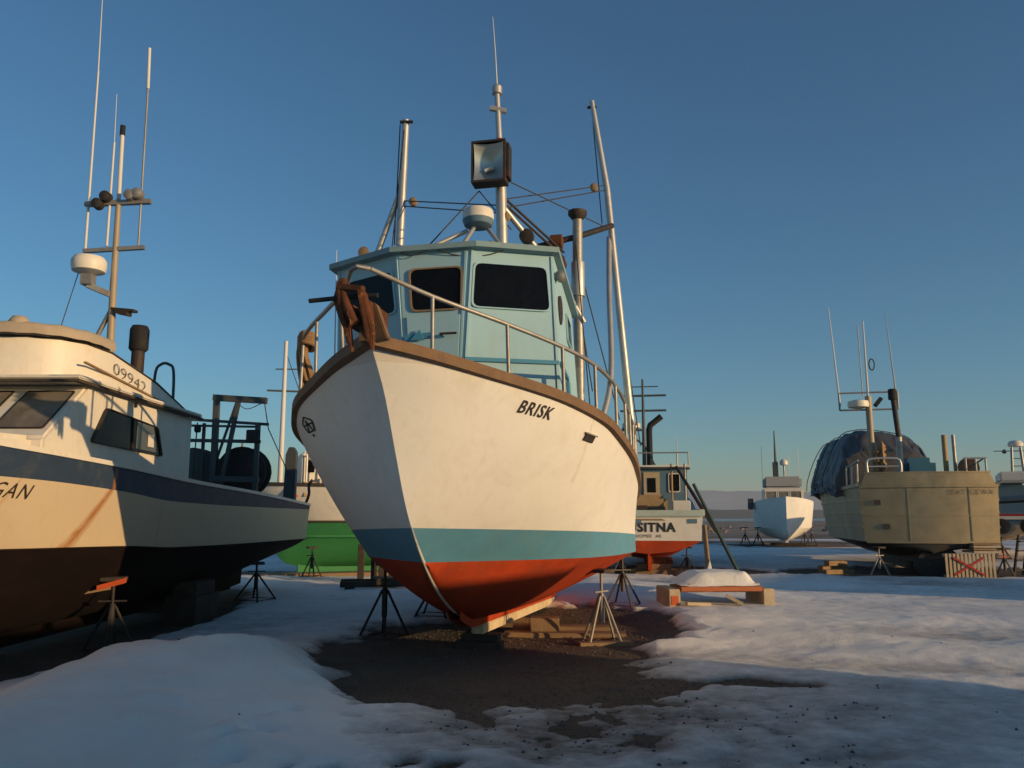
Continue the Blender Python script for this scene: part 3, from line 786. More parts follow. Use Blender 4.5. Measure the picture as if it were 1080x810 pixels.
# trolling poles, gallows, exhaust stack, struts
P = lambda *p: p
def pole(name, pts, r, mat=alu, n=8):
    mb = MB(WB); return mb.tube(pts, r, n).build(name, mat, BR, smooth=50)
p1 = pole('trolling_pole', [(2.06, 8.0, 2.0), (2.06, 8.0, 2.84), (1.66, 8.0, 7.89), (1.39, 8.0, 9.78)], [.075, .075, .065, .05], alu, 12)
mb = MB(WB); mb.tube([(1.30, 8.0, 9.66), (1.48, 8.0, 9.64)], .03, 8); mb.build('pole_fitting', dark_steel, p1)
p2 = pole('trolling_pole', [(-1.90, 6.0, 4.7), (-1.88, 6.0, 6.17), (-1.81, 6.0, 8.67)], [.08, .075, .065], alu, 12)
mb = MB(WB); mb.tube([(-1.90, 5.95, 8.62), (-1.66, 5.95, 8.60)], .03, 8); mb.build('pole_fitting', dark_steel, p2)
pole('pole_brace', [(-2.45, 6.1, 5.9), (-1.90, 6.0, 7.25)], .055)
pole('pole_brace', arc_pts([(1.66, 6.0, 2.9), (1.80, 6.6, 3.9), (1.72, 7.4, 5.6), (1.68, 8.0, 6.9)]), .05)
pole('gallows_beam', [(-1.1, 6.5, 6.1), (.2, 6.5, 6.2), (1.27, 6.5, 6.40), (1.75, 7.9, 7.1)], .055, dark_steel)
pole('gallows_post', [(-1.1, 6.5, 4.6), (-1.1, 6.5, 6.12)], .05, galv)
st_ = pole('exhaust_stack', [(1.27, 6.5, 3.3), (1.26, 6.5, 5.6), (1.27, 6.5, 6.78)], .09, galv, 14)
mb = MB(WB); mb.lathe([(.09, 6.70), (.17, 6.80), (.17, 6.86), (.10, 6.88)], (1.27, 6.5, 0), n=16).build('stack_cap', dark_steel, st_, smooth=40)
mb = MB(WB); mb.lathe([(.115, 5.3), (.12, 5.32), (.12, 5.9), (.115, 5.92)], (1.265, 6.5, 0), n=16).build('heat_shield', alu, st_, smooth=40)
pole('strut', [(.27, 5.0, 6.4), (.95, 5.9, 5.6), (1.40, 6.2, 4.75)], .05)
pole('strut', [(.25, 5.0, 6.6), (1.05, 6.3, 6.05)], .022, dark_steel)
pole('strut', [(.25, 5.0, 6.5), (1.05, 6.3, 5.95)], .022, dark_steel)
def wire(a, b_, sag=0.0, r=0.011, name='stay_wire'):
    a = Vector(a); b_ = Vector(b_); n = 8 if sag else 1
    mb = MB(WB); mb.tube([a.lerp(b_, k / n) - Vector((0, 0, sag * 4 * (k/n) * (1 - k/n))) for k in range(n + 1)], r, 5).build(name, wire_mat, BR)
wire((-1.84, 6, 7.12), (.2, 5, 6.45)); wire((-1.84, 6, 7.02), (.2, 5, 6.32))
wire((1.62, 8, 7.98), (.28, 5, 6.55)); wire((1.62, 8, 7.88), (.28, 5, 6.40))
wire((-.12, 4.9, 6.68), (-.80, 3.4, 4.9)); wire((-.12, 4.9, 6.68), (.35, 5.2, 6.1)); wire((.38, 4.9, 6.80), (1.65, 8, 7.1))
wire((-1.83, 6, 8.6), (-1.55, 4.6, 4.9)); wire((-1.92, 6, 8.6), (-1.98, 6, 6.3)); wire((1.38, 8, 9.7), (1.55, 8, 7.2)); wire((1.30, 6.6, 5.8), (1.95, 6.4, 3.1)); wire((1.26, 6.6, 5.2), (1.5, 6.4, 3.6))
wire((1.25, 6.4, 6.2), (1.65, 5.2, 2.5), 0.06); wire((1.7, 8, 6.7), (2.1, 9.5, 3.0)); wire((-.62, 2.44, 4.86), (-.1, 2.40, 4.84), .10, .008, 'loose_cable'); wire((-.1, 2.40, 4.84), (.9, 2.62, 4.84), .13, .008, 'loose_cable')
for c in ((-1.62, 5.95, 7.06), (1.45, 7.6, 7.78), (.30, 5.0, 6.25)):
    mb = MB(WB); mb.lathe([(.03, -.06), (.075, -.04), (.075, .04), (.03, .06)], c, 'y', 12); mb.build('pulley', frame_wood, BR, smooth=40)
# hydraulic gear and lamps on the roof
mb = MB(WB); mb.lathe([(.05, -.12), (.13, -.10), (.13, .10), (.05, .12)], (.92, 6.3, 6.25), 'x', 14); mb.bx(.80, .98, 6.2, 6.5, 5.75, 6.1); mb.lathe([(.05, -.1), (.11, -.08), (.11, .08), (.05, .1)], (.98, 6.3, 5.85), 'y', 12)
mb.build('line_hauler', rust, BR, smooth=40)
mb = MB(WB); mb.tube([(.85, 6.3, 6.1), (.7, 6.0, 5.4), (1.1, 6.0, 4.95)], .03, 6); mb.tube([(.95, 6.3, 5.9), (1.2, 6.1, 5.3), (1.15, 6.0, 4.9)], .025, 6); mb.build('hydraulic_hose', black_rubber, BR, smooth=50)
mb = MB(WB); mb.lathe([(.02, -.14), (.12, -.12), (.12, .0), (.04, .12)], (.58, 5.4, 6.02), 'y', 12).build('deck_lamp', dark_steel, BR, smooth=40)
mb = MB(WB); mb.bx(-.50, -.22, 4.2, 4.4, 4.9, 5.15); mb.tube([(-.36, 4.3, 5.1), (-.30, 4.3, 5.3)], .05, 8); mb.build('horn', dark_steel, BR, bevel=0.01)
mb = MB(WB); mb.lathe([(.03, -.10), (.08, -.09), (.06, 0), (.03, .05)], (-1.2, 2.86, 4.98), 'y', 12); mb.tube([(-1.2, 2.9, 4.85), (-1.2, 2.9, 4.96)], .015, 6); mb.build('roof_lamp', frame_wood, BR, smooth=40)
mb = MB(WB); mb.lathe([(.03, -.10), (.07, -.08), (.06, .06), (.03, .08)], (1.50, 3.0, 4.52), 'y', 12); mb.bx(1.42, 1.55, 3.0, 3.1, 4.5, 4.56); mb.build('side_lamp', galv, BR, smooth=40)
mb = MB(WB); mb.tube([(-.1, 4.4, 4.95), (.9, 4.6, 4.98)], .03, 6).build('grab_pipe', galv, BR, smooth=50)
mb = MB(WB); mb.tube([(-1.95, 3.6, 3.6), (-1.98, 3.6, 5.35)], [.012, .006], 6); mb.build('whip_antenna', whip, BR, smooth=60)
# mooring gear tied to the rail on the shaded side
mb = MB(WB)
for k in range(7):
    ox, oy = .05 * math.cos(k * 2.4), .06 * math.sin(k * 2.4); zl = 2.86 + .09 * (k % 3)
    mb.tube(arc_pts([(-1.58 + ox, 1.95 + oy, 3.56), (-1.66 + ox, 2.0 + oy, 3.42), (-1.60 + ox * 1.6, 2.0 + oy, 3.15), (-1.57 + ox * 1.3, 2.02 + oy, zl)]), .026, 6)
for k in range(4): mb.tube(arc_pts([(-1.70, 1.98, 3.48 + .04 * k), (-1.58, 1.86, 3.52 + .04 * k), (-1.48, 1.95, 3.50 + .04 * k), (-1.58, 2.1, 3.46 + .04 * k), (-1.70, 1.98, 3.48 + .04 * k)]), .028, 6)
mb.build('rope_bundle', paint('tan_rope', (0.30, 0.18, 0.09), 0.95, var=0.8, scale=20, bump=0.8, bscale=60), BR, smooth=60)

# the rusty anchor catted over the bow: thing of its own
AN = empty('anchor', tuple(BR.location), R(-12.36), 'rusty twin-fluke anchor hung over the white bow', 'anchor')
mb = MB(WB); mb.tube([(-.50, -.18, 3.39), (-.10, -.20, 3.40), (.22, -.20, 3.40)], .024, 8).build('stock', dark_steel, AN, smooth=50)
for A, rib in (([(-.27, -.16, 3.40), (-.19, -.24, 3.52), (-.10, -.26, 3.40), (-.035, -.27, 3.05), (-.02, -.24, 2.84), (-.08, -.20, 2.98), (-.20, -.17, 3.22)], ((-.17, -.26, 3.46), (-.03, -.28, 2.92))),
               ([(.02, -.22, 3.42), (.06, -.28, 3.47), (.11, -.26, 3.40), (.20, -.25, 3.02), (.19, -.24, 2.84), (.13, -.26, 2.98), (.04, -.24, 3.24)], ((.06, -.29, 3.44), (.175, -.28, 2.92)))):
    mb = MB(WB); mb.prism(A, (0.02, .04, .01)); mb.beam(rib[0], rib[1], .028, .04); mb.build('fluke', rust, AN, bevel=0.007)
mb = MB(WB); mb.tube(arc_pts([(-.17, -.14, 3.58), (-.12, -.22, 3.42), (-.05, -.26, 3.26), (.02, -.26, 3.12)]), [.05] * 19, 8); mb.build('shank', rust, AN, smooth=50)
mb = MB(WB); mb.beam((-.19, -.22, 3.50), (.10, -.26, 3.45), .07, .06); mb.beam((-.20, -.16, 3.58), (-.12, -.14, 3.50), .09, .08); mb.tube(arc_pts([(-.06, -.27, 3.3), (-.03, -.30, 3.2), (.0, -.30, 3.12), (-.03, -.28, 3.08)]), .02, 6); mb.build('crown', rust, AN, bevel=0.01)
for k in range(9):
    t = k / 8; c0 = Vector((-.14 + .12 * t, -.22 + .18 * t, 3.36 - .16 * t - .10 * math.sin(math.pi * t))); mb = MB(WB); pts_ = []
    for j in range(11):
        a = 2 * math.pi * j / 10; u_, v_ = .034 * math.cos(a), .020 * math.sin(a)
        pts_.append(c0 + Vector((u_ * .6, v_ if k % 2 else 0, u_ * -.8 + (0 if k % 2 else v_))))
    mb.tube(pts_, .008, 5, cap=False).build('chain_link', rust, AN, smooth=60)
mb = MB(WB); mb.prism([(.10, -.10, 3.36), (.16, -.12, 3.36), (.27, -.05, 3.02), (.10, -.02, 3.0)], (0, .12, 0)); mb.build('bow_chock', cap_wood, BR, bevel=0.01)
mb = MB(WB); mb.lathe([(.045, -.10), (.07, -.08), (.045, 0), (.07, .08), (.045, .1)], (.02, -.06, 3.26), 'x', 14); mb.bx(-.10, -.075, -.2, .3, 3.12, 3.36); mb.bx(.115, .14, -.2, .3, 3.12, 3.36); mb.build('bow_roller', rust, BR, bevel=0.006)

# ------------------------------------------------------------------ the near boat on the left
LB = empty('fishing_boat', (-6.0, 5.2, 0), 0.0, 'cream fishing boat with navy sheer stripe and black bottom, number painted on its flybridge', 'boat', 'fishing boats laid up in the yard')
lsheer = pchip([0, 1, 2, 3, 4.4, 6.4, 9.3, 13.5], [2.62, 2.42, 2.27, 2.22, 2.17, 2.08, 2.01, 1.86])
lstripe = pchip([0, 2, 3, 4.4, 5.8, 8.6, 13.5], [2.30, 1.98, 1.95, 1.89, 1.80, 1.77, 1.76])
lwl = pchip([0, 2, 4.7, 6, 13.5], [1.36, 1.31, 1.26, 1.20, 1.12])
lstem = pchip([0.2, .35, .7, 1.2, 1.8, 2.3, 2.8], [4.0, 2.6, 1.6, .85, .4, .1, -.15])
lkeel = pchip([-.15, .1, .4, .85, 1.6, 2.6, 4, 8, 11, 13.5], [2.8, 2.3, 1.8, 1.2, .7, .35, .25, .25, .45, .72])
LH = Hull(13.5, pchip([0, .5, 1, 2, 3.5, 6, 10, 13.5], [0, .55, .93, 1.33, 1.50, 1.55, 1.52, 1.47]), pchip([0, .5, 1, 2, 3, 5, 9, 13], [0, .40, .72, 1.12, 1.36, 1.48, 1.48, 1.40]),
          lstem, [lsheer, lstripe, lwl], lkeel, p=(0.8, 0.42), flare=1.0)
LH.band(0, 'sheer_stripe', navy, LB, 3, 60)
LH.band(1, 'topside', cream_top, LB, 8, 70)
LH.band(2, 'bottom', black_bottom, LB, 10, 60)
for sd_ in (1, -1): LH.sweep(lambda s_: lsheer(s_) + 0.03, 0.14, 0.05, 'gunwale', cabin_white, LB, sd_, out=0.02)
LH.deck(lambda s_: lsheer(s_) - 0.12, 'deck', cabin_white, LB)
LH.sweep(lambda s_: lwl(s_) + 0.0, 0.03, 0.02, 'waterline_ridge', black_bottom, LB, 1, s0=1.6, out=0.012)
mb = MB(); mb.bx(-.08, .08, 3.0, 12.6, .10, .5); mb.build('keel', black_bottom, LB)
mb = MB(); mb.prism([(.03, 12.6, .12), (.03, 13.4, .16), (.03, 13.6, 1.3), (.03, 13.5, 1.3), (.03, 12.7, .6)], (-.06, 0, 0)).build('rudder', black_bottom, LB)
lettering('GAN', 0.20, lambda u, v: LH.pt(2.56 + u, 1.835 - u * .045 + v, 1, .008), black_letter, LB, bold=0.0, shear=0.35, spacing=1.15)
# trunk and deckhouse
def extrude_profile(prof, x0, x1):
    mb = MB(); mb.prism([(x0, y, z) for y, z in prof], (x1 - x0, 0, 0)); return mb
extrude_profile([(1.5, 2.1), (1.7, 2.36), (3.2, 2.42), (3.2, 2.0)], -1.12, 1.12).build('trunk_cabin', cabin_white, LB, bevel=0.05)
extrude_profile([(3.15, 1.95), (3.15, 2.40), (3.95, 3.06), (7.0, 3.05), (7.0, 1.9)], -1.25, 1.25).build('deckhouse', cabin_white, LB, bevel=0.03)
wn_ = Vector((0, -0.66, 0.80)).normalized()
wsp = lambda x, t: Vector((x, 3.15 + .8 * t, 2.40 + .66 * t))
for x0, x1 in ((.64, 1.17), (-.10, .50), (-.86, -.26)):
    window(LB, [wsp(x0, .14), wsp(x1, .14), wsp(x1, .86), wsp(x0, .86)], wn_, dark_steel, frosted, 0.018, 0.015, None, 0.03)
sw = [Vector((1.25, 4.05, 2.43)), Vector((1.25, 5.98, 2.40)), Vector((1.25, 5.78, 2.78)), Vector((1.25, 4.35, 2.86))]
window(LB, sw, (1, 0, 0), dark_steel, dark_glass, 0.03, 0.03, None, 0.06)
mb = MB(); mb.beam((1.268, 5.08, 2.43), (1.268, 5.06, 2.81), .03, .02, (1, 0, 0)).build('window_bar', dark_steel, LB)
mb = MB(); mb.prism([(1.262, 5.18, 2.45), (1.262, 5.80, 2.44), (1.262, 5.66, 2.77), (1.262, 5.18, 2.79)], (.004, 0, 0)).build('sliding_pane', paint('grey_pane', (0.09, 0.095, 0.085), 0.15, var=0.5, scale=3, bump=0), LB)
mb = MB(); mb.prism([(1.27, 5.5, 2.50), (1.27, 5.68, 2.50), (1.27, 5.66, 2.66), (1.27, 5.5, 2.66)], (.003, 0, 0)).build('sticker', radome, LB)
# brow and flybridge
mb = MB(); mb.bx(-1.36, 1.36, 3.55, 7.1, 3.063, 3.115); mb.build('brow', cabin_white, LB, bevel=0.018)
mb = MB(); mb.bx(1.30, 1.365, 3.50, 7.12, 3.03, 3.062); mb.bx(-1.3, 1.3, 3.50, 3.555, 3.03, 3.062); mb.build('brow_trim', timber_dark, LB)
def plan(f=1.0):
    pts = [(1.12, 7.2), (1.12, 6.0), (1.12, 4.7), (1.06, 4.2), (.90, 3.92), (.60, 3.76), (0, 3.70)]
    return pts + [(-x, y) for x, y in reversed(pts[:-1])]
ftop = pchip([3.6, 4.3, 6.1, 7.2], [3.57, 3.58, 3.39, 3.13])
rows = [[(x, y, 3.117) for x, y in plan()], [(x * .985, y + .02, ftop(y)) for x, y in plan()], [(x * .93, y + (.05 if y < 5 else 0), ftop(y)) for x, y in plan()], [(x * .93, y + (.05 if y < 5 else 0), 3.117) for x, y in plan()]]
MB().grid(rows).build('flybridge', cabin_white, LB, smooth=45)
rows = [[(x * 1.0, y, ftop(y) + .002) for x, y in plan()], [(x * 1.0, y, ftop(y) + .02) for x, y in plan()], [(x * .92, y + .03, ftop(y) + .022) for x, y in plan()]]
MB().grid(rows).build('coaming_edge', timber_dark, LB)
rows = []
pl = [(1.10, 4.75), (1.10, 4.4), (1.04, 4.1), (.85, 3.82), (.55, 3.68), (.2, 3.64), (-.2, 3.64), (-.55, 3.68), (-.85, 3.82), (-1.04, 4.1), (-1.1, 4.75)]
pl = [(v.x, v.y) for v in arc_pts([(x, y, 0) for x, y in pl], 4)]
for k in range(9):
    a = math.pi * k / 8; rows.append([(x * (1 + .05 * math.cos(a)), y - .05 * math.cos(a), 3.595 + .004 * math.sin(i * 1.9) + .135 * math.sin(a) * (1 + .03 * math.sin(i * 1.3))) for i, (x, y) in enumerate(pl)])
mb = MB(); mb.grid(rows); mb.lathe([(.10, 3.70), (.11, 3.74), (.07, 3.80), (.02, 3.81)], (.52, 3.75, 0)); mb.add([(x * .95, y, 3.66) for x, y in pl], [tuple(range(len(pl)))])
mb.build('canvas_cover', canvas, LB, smooth=60)
lettering('09942', 0.33, lambda u, v: (1.128, 5.20 + u * 1.15, 3.335 - u * .15 + v * .62), paint('faded_letter', (0.16, 0.12, 0.075), 0.7, var=0.6, scale=14, chips=(0.5, 0.42, 0.32), camt=0.70, bump=0), LB, bold=-0.006)
mb = MB(); mb.beam((1.13, 4.05, 3.34), (1.13, 6.75, 3.13), .02, .035, (1, 0, 0)).build('name_batten', timber, LB)
mb = MB(); mb.lathe([(.03, -.01), (.03, .02)], (1.255, 5.1, 2.985), 'x', 10).build('side_lamp', dark_steel, LB)
# pole and antennas
def lp(name, pts, r, mat=galv, n=8): return MB().tube(pts, r, n).build(name, mat, LB, smooth=50)
lp('mast', [(.80, 5.3, 3.1), (.76, 5.3, 4.6), (.74, 5.3, 5.78)], [.055, .045, .035], paint('tan_mast', (0.36, 0.29, 0.21), 0.6, 0.2, var=0.5), 10)
lp('mast_brace', [(.45, 5.35, 3.65), (.76, 5.3, 4.28)], .03)
lp('antenna', [(.74, 5.3, 5.78), (.72, 5.3, 6.72)], .028, whip); lp('antenna_tip', [(.72, 5.3, 6.70), (.72, 5.3, 6.84)], .036, black_rubber)
MB().beam((.33, 5.3, 5.07), (1.13, 5.3, 5.12), .06, .05).build('crossbar', galv, LB); MB().beam((.30, 5.3, 5.72), (1.17, 5.3, 5.76), .07, .06).build('crossbar', galv, LB)
lp('antenna', [(.35, 5.3, 5.05), (.32, 5.3, 7.64)], [.018, .013], whip); lp('whip', [(.32, 5.3, 7.6), (.29, 5.3, 8.75)], [.01, .005], whip, 6)
lp('antenna', [(1.05, 5.3, 5.1), (1.02, 5.3, 7.4)], .014, galv); lp('antenna_tip', [(1.02, 5.3, 7.38), (1.0, 5.3, 7.98)], .022, whip)
lp('antenna', [(.63, 5.3, 5.14), (.62, 5.3, 6.6)], [.018, .014], whip); lp('whip', [(.62, 5.3, 6.6), (.60, 5.3, 7.3)], [.006, .004], whip, 6)
for x, z in ((.50, 5.70), (.60, 5.80), (.92, 5.82), (1.02, 5.84)):
    MB().lathe([(.03, -.09), (.07, -.07), (.075, .03), (.03, .06)], (x, 5.25, z), 'y', 12).build('deck_lamp', dark_steel if x < .7 else galv, LB, smooth=40)
mb = MB(); mb.lathe([(.06, 4.72), (.20, 4.76), (.215, 4.82), (.215, 4.90), (.18, 4.95), (.05, 4.965)], (.47, 5.2, 0), n=24); rdl = mb.build('radar', radome, LB, smooth=40)
mb = MB(); mb.beam((.47, 5.2, 4.58), (.77, 5.3, 4.46), .06, .07); mb.bx(.40, .54, 5.14, 5.28, 4.58, 4.73); mb.build('radar_bracket', galv, LB)
mb = MB(); mb.beam((.78, 5.3, 4.28), (1.10, 5.25, 4.24), .10, .035); mb.beam((.85, 5.27, 4.24), (1.02, 5.25, 4.20), .12, .05); mb.build('spreader_lamp', dark_steel, LB)
lp('exhaust_stack', [(.92, 5.8, 3.1), (.92, 5.8, 3.95)], .085, dark_steel, 14); mb = MB(); mb.lathe([(.10, 3.82), (.125, 3.85), (.125, 4.12), (.10, 4.17), (.03, 4.18)], (.92, 5.8, 0), n=16).build('stack_cap', black_rubber, LB, smooth=40)
lp('ladder_hoop', arc_pts([(.60, 7.1, 3.0), (.60, 7.1, 3.72), (.68, 7.1, 3.88), (.80, 7.1, 3.88), (.88, 7.1, 3.74), (.90, 7.1, 3.0)]), .022, grey_rig)
lp('guy_wire', [(.35, 5.3, 5.05), (.2, 5.0, 3.6)], .006, wire_mat, 5)
# working gear aft
def lbeam(name, a, b_, w=.08, mat=grey_rig): return MB().beam(a, b_, w, w).build(name, mat, LB)
lbeam('gantry_post', (.60, 9.8, 1.9), (.58, 9.8, 3.76), .10); lbeam('gantry_post', (1.36, 9.8, 1.9), (1.36, 9.8, 3.3), .08)
lbeam('gantry_beam', (.52, 9.8, 3.76), (1.50, 9.8, 3.70), .11); lbeam('gantry_brace', (.72, 9.8, 2.0), (.98, 9.8, 3.68), .07); lbeam('gantry_brace', (.60, 9.8, 2.5), (.95, 9.8, 3.68), .04)
lbeam('gantry_beam', (.0, 9.75, 3.36), (1.54, 9.85, 3.27), .05); lbeam('gantry_beam', (.1, 9.75, 3.24), (1.4, 9.8, 3.22), .04); lbeam('gantry_beam', (.1, 9.75, 2.97), (1.42, 9.8, 2.95), .06); lbeam('gantry_beam', (.62, 9.75, 2.28), (1.42, 9.8, 2.26), .10)
lbeam('gantry_post', (.34, 9.9, 1.9), (.34, 9.9, 3.3), .05)
MB().bx(1.18, 1.40, 9.70, 9.85, 2.93, 3.16).build('winch_box', dark_steel, LB, bevel=0.01)
def reel(parent, x, y, z, r, w, mat, name='net_reel'):
    mb = MB()
    for dy in (-w / 2, w / 2): mb.lathe([(r * .98, dy - .02), (r, dy - .015), (r, dy + .015), (r * .98, dy + .02)], (x, y, z), 'y', 24)
    mb.lathe([(r * .45, -w / 2), (r * .45, w / 2)], (x, y, z), 'y', 16)
    for sx in (-1, 1): mb.beam((x + sx * r * .5, y, z - r * 1.15), (x, y, z), .05, .05)
    return mb.build(name, mat, parent, smooth=35)
reel(LB, 1.02, 10.2, 2.42, .46, .35, dark_steel); reel(LB, .12, 10.2, 2.40, .46, .35, grey_rig)
lp('hoist_wire', arc_pts([(.95, 9.8, 3.66), (1.15, 9.8, 3.55), (1.42, 9.8, 3.66)]), .008, wire_mat, 5); lp('hoist_wire', [(1.46, 9.8, 3.66), (1.52, 9.9, 3.2), (1.50, 12.0, 2.2)], .01, wire_mat, 5); lp('hoist_wire', [(.25, 9.8, 3.3), (.22, 9.8, 2.1)], .012, wire_mat, 5)
MB().lathe([(.03, -.05), (.07, -.04), (.07, .04), (.03, .05)], (.28, 9.75, 3.18), 'x', 12).build('pulley', black_rubber, LB)
MB().prism([(1.18, 12.3, 1.85), (1.42, 12.3, 1.85), (1.42, 12.3, 2.95), (1.36, 12.3, 3.06), (1.26, 12.3, 3.06), (1.20, 12.3, 2.9)], (0, .18, 0)).build('roller_post', grey_rig, LB, bevel=0.01)
mb = MB(); mb.tube(arc_pts([(1.40, 13.4, 1.9), (1.46, 13.4, 2.1), (1.44, 13.45, 2.3), (1.50, 13.5, 2.42)]), .035, 6); mb.build('fairlead', dark_steel, LB, smooth=50)
MB().bx(-.9, .9, 11.2, 12.0, 1.9, 2.06).build('fish_hatch', cabin_white, LB, bevel=0.02)

# ------------------------------------------------------------------ jack stands, blocks
def z_for_b(H, s_, bt):
    lo, hi = H.zk(s_) + .02, H.lv[-1](s_)
    for _ in range(30):
        m_ = (lo + hi) / 2
        if H.b(s_, m_) < bt: lo = m_
        else: hi = m_
    return (lo + hi) / 2
def jack_stand(x, y, zt, mat, label, lean=(0, 0), spread=0.30, nleg=4, pad_mat=None, rot=0.4, hinge=0.62, mat2=None, base=True):
    zg = SNOWZ(x, y) - 0.02
    t = empty('jack_stand', (x, y, zg), rot, label, 'jack stand', 'jack stands propping up the boats')
    H_ = zt - zg; hz = H_ * hinge
    for k in range(nleg):
        a = 2 * math.pi * k / nleg
        c, s_ = math.cos(a), math.sin(a)
        MB().tube([(.035 * c, .035 * s_, hz), (spread * c, spread * s_, 0.01)], .018, 6).build('leg', mat, t, smooth=50)
    MB().tube([(0, 0, hz * .45), (0, 0, hz + .03)], .038, 8).build('sleeve', mat, t, smooth=50)
    c, s_ = math.cos(-rot), math.sin(-rot); lx, ly = lean[0] * c - lean[1] * s_, lean[0] * s_ + lean[1] * c
    MB().tube([(0, 0, hz), (lx * .6, ly * .6, H_ - .05)], .02, 8).build('screw', mat2 or mat, t, smooth=50)
    pd = MB().bx(-.13, .13, -.13, .13, -.025, .02).build('pad', pad_mat or timber_dark, t, bevel=0.006)
    pd.location = (lx, ly, H_ - .04); pd.rotation_euler = Vector((-lx * 4, -ly * 4, 1)).to_track_quat('Z', 'Y').to_euler()
    if base:
        mb = MB()
        for k in range(nleg):
            a = 2 * math.pi * k / nleg; a2 = 2 * math.pi * (k + 1) / nleg
            mb.tube([(spread * math.cos(a), spread * math.sin(a), .04), (spread * math.cos(a2), spread * math.sin(a2), .04)], .008, 5)
        mb.build('base_chain', rust, t)
    MB().beam((-.16, 0, hz + .06), (.16, 0, hz + .06), .02, .02).build('handle', mat2 or mat, t)
    return t
def br_stand(wx, wy, mat, label, **kw):
    dx, dy = wx + 1.246, wy - 6.759; c, s_ = math.cos(R(12.36)), math.sin(R(12.36))
    S = (dx * s_ + dy * c) / .85; Bb = (dx * c - dy * s_) / .85
    z = z_for_b(HB, S, abs(Bb)); zt = WB(0, S, z)[2] - .03
    jack_stand(wx, wy, zt, mat, label, **kw)
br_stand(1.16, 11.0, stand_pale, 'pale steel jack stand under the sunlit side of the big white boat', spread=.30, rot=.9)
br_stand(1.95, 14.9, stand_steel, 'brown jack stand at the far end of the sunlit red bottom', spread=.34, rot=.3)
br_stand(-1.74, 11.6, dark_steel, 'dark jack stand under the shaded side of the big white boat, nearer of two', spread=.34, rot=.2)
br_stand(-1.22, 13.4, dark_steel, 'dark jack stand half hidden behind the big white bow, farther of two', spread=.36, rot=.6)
zt = z_for_b(LH, 5.0, 1.18); ST1 = jack_stand(-4.80, 10.2, zt - .03, dark_steel, 'jack stand with bright orange head under the cream and navy boat', hinge=.60, rot=.2)
MB().beam((-.62, -.10, .66), (-.03, 0, .76), .035, .035).build('lever', timber, ST1)
MB().prism([(-.15, -.15, .74), (.15, -.17, .82), (.13, .05, .82), (-.13, .05, .76)], (0, 0, .06)).build('head_plate', orange, ST1)
zt = z_for_b(LH, 10.6, 1.15); jack_stand(-4.78, 15.8, zt - .03, dark_steel, 'black jack stand under the stern quarter of the cream and navy boat', spread=.38, hinge=.66)

def block(name, x, y, rz, parts, label, cat='block', group=None):
    """a stack of timbers: parts are (x0,x1,y0,y1,z0,z1,material)"""
    zg = float(ground_h(np.array(x), np.array(y)))
    t = empty(name, (x, y, zg), rz, label, cat, group)
    for (x0, x1, y0, y1, z0, z1, m_) in parts: MB().bx(x0, x1, y0, y1, z0, z1).build('timber', m_, t, bevel=0.008)
    return t
KG = 'timber blocks under the keels'
def keel_xy(s_): return (-1.246 + .85 * s_ * math.sin(R(12.36)), 6.759 + .85 * s_ * math.cos(R(12.36)))
for s_, lab, mm in ((4.75, 'dark timber block under the forefoot of the big white boat', timber_dark), (7.2, 'timber block under the middle of the big white keel', timber), (10.3, 'timber block under the stern end of the big white keel', timber_dark)):
    x, y = keel_xy(s_); zt = WB(0, s_, -.24)[2] - float(ground_h(np.array(x), np.array(y))) - .004
    block('keel_block', x, y, R(-12.36), [(-.30, .30, -.24, .0, -.02, zt * .5, mm), (-.22, .26, -.20, .06, zt * .5 + .003, zt, mm)], lab, 'block', KG)
block('plank_pile', .45, 11.75, R(-4), [(-.55, 1.1, -.30, .0, -.02, .06, timber), (-.45, .95, .05, .32, -.02, .10, timber), (-.2, .2, -.18, .1, .063, .24, timber)], 'sunlit brown planks lying under the red bottom', 'planks')
block('plank_pile', 1.18, 10.93, R(8), [(-.36, .34, -.20, -.02, -.02, .035, timber)], 'single brown plank under the feet of the pale jack stand', 'planks')
for s_, lab in ((4.0, 'dark keel block under the front of the cream and navy boat'), (9.5, 'dark keel block under the stern of the cream and navy boat')):
    block('keel_block', -6.0, 5.2 + s_, 0, [(-.45, .45, -.2, .2, -.05, .098, timber_dark)], lab, 'block', KG)
block('keel_block', -4.95, 13.2, 0, [(-.25, .22, -.5, .5, -.05, .42, timber_dark), (-.18, .18, -.4, .4, .423, .62, timber_dark)], 'black timber crib beneath the side of the cream and navy boat', 'block', KG)
block('low_sled', -2.75, 18.6, R(10), [(-1.0, 1.0, -.5, -.36, .12, .24, timber_dark), (-1.0, 1.0, .2, .34, .12, .24, timber_dark), (-.9, -.7, -.5, .4, .0, .118, timber_dark), (.5, .7, -.5, .4, .0, .118, timber_dark), (-.3, .3, -.5, .3, .243, .30, timber_dark)],
      'low dark timber sled lying in the shaded snow', 'sled')
for i, (x, lab) in enumerate(((-3.62, 'leftmost of four dark posts behind the shaded bow'), (-3.35, 'second from left of four dark posts behind the shaded bow'), (-3.12, 'third from left of four dark posts behind the shaded bow'), (-2.92, 'rightmost of four dark posts behind the shaded bow'))):
    mb = MB(); h_ = .95 + .06 * (i % 2); mb.bx(-.07, .07, -.07, .07, 0, h_)
    o = mb.build('prop_post', timber_dark, bevel=0.01, loc=(x, 20.2 + .3 * (i % 2), 0)); tag(o, lab, 'post', 'dark prop posts')

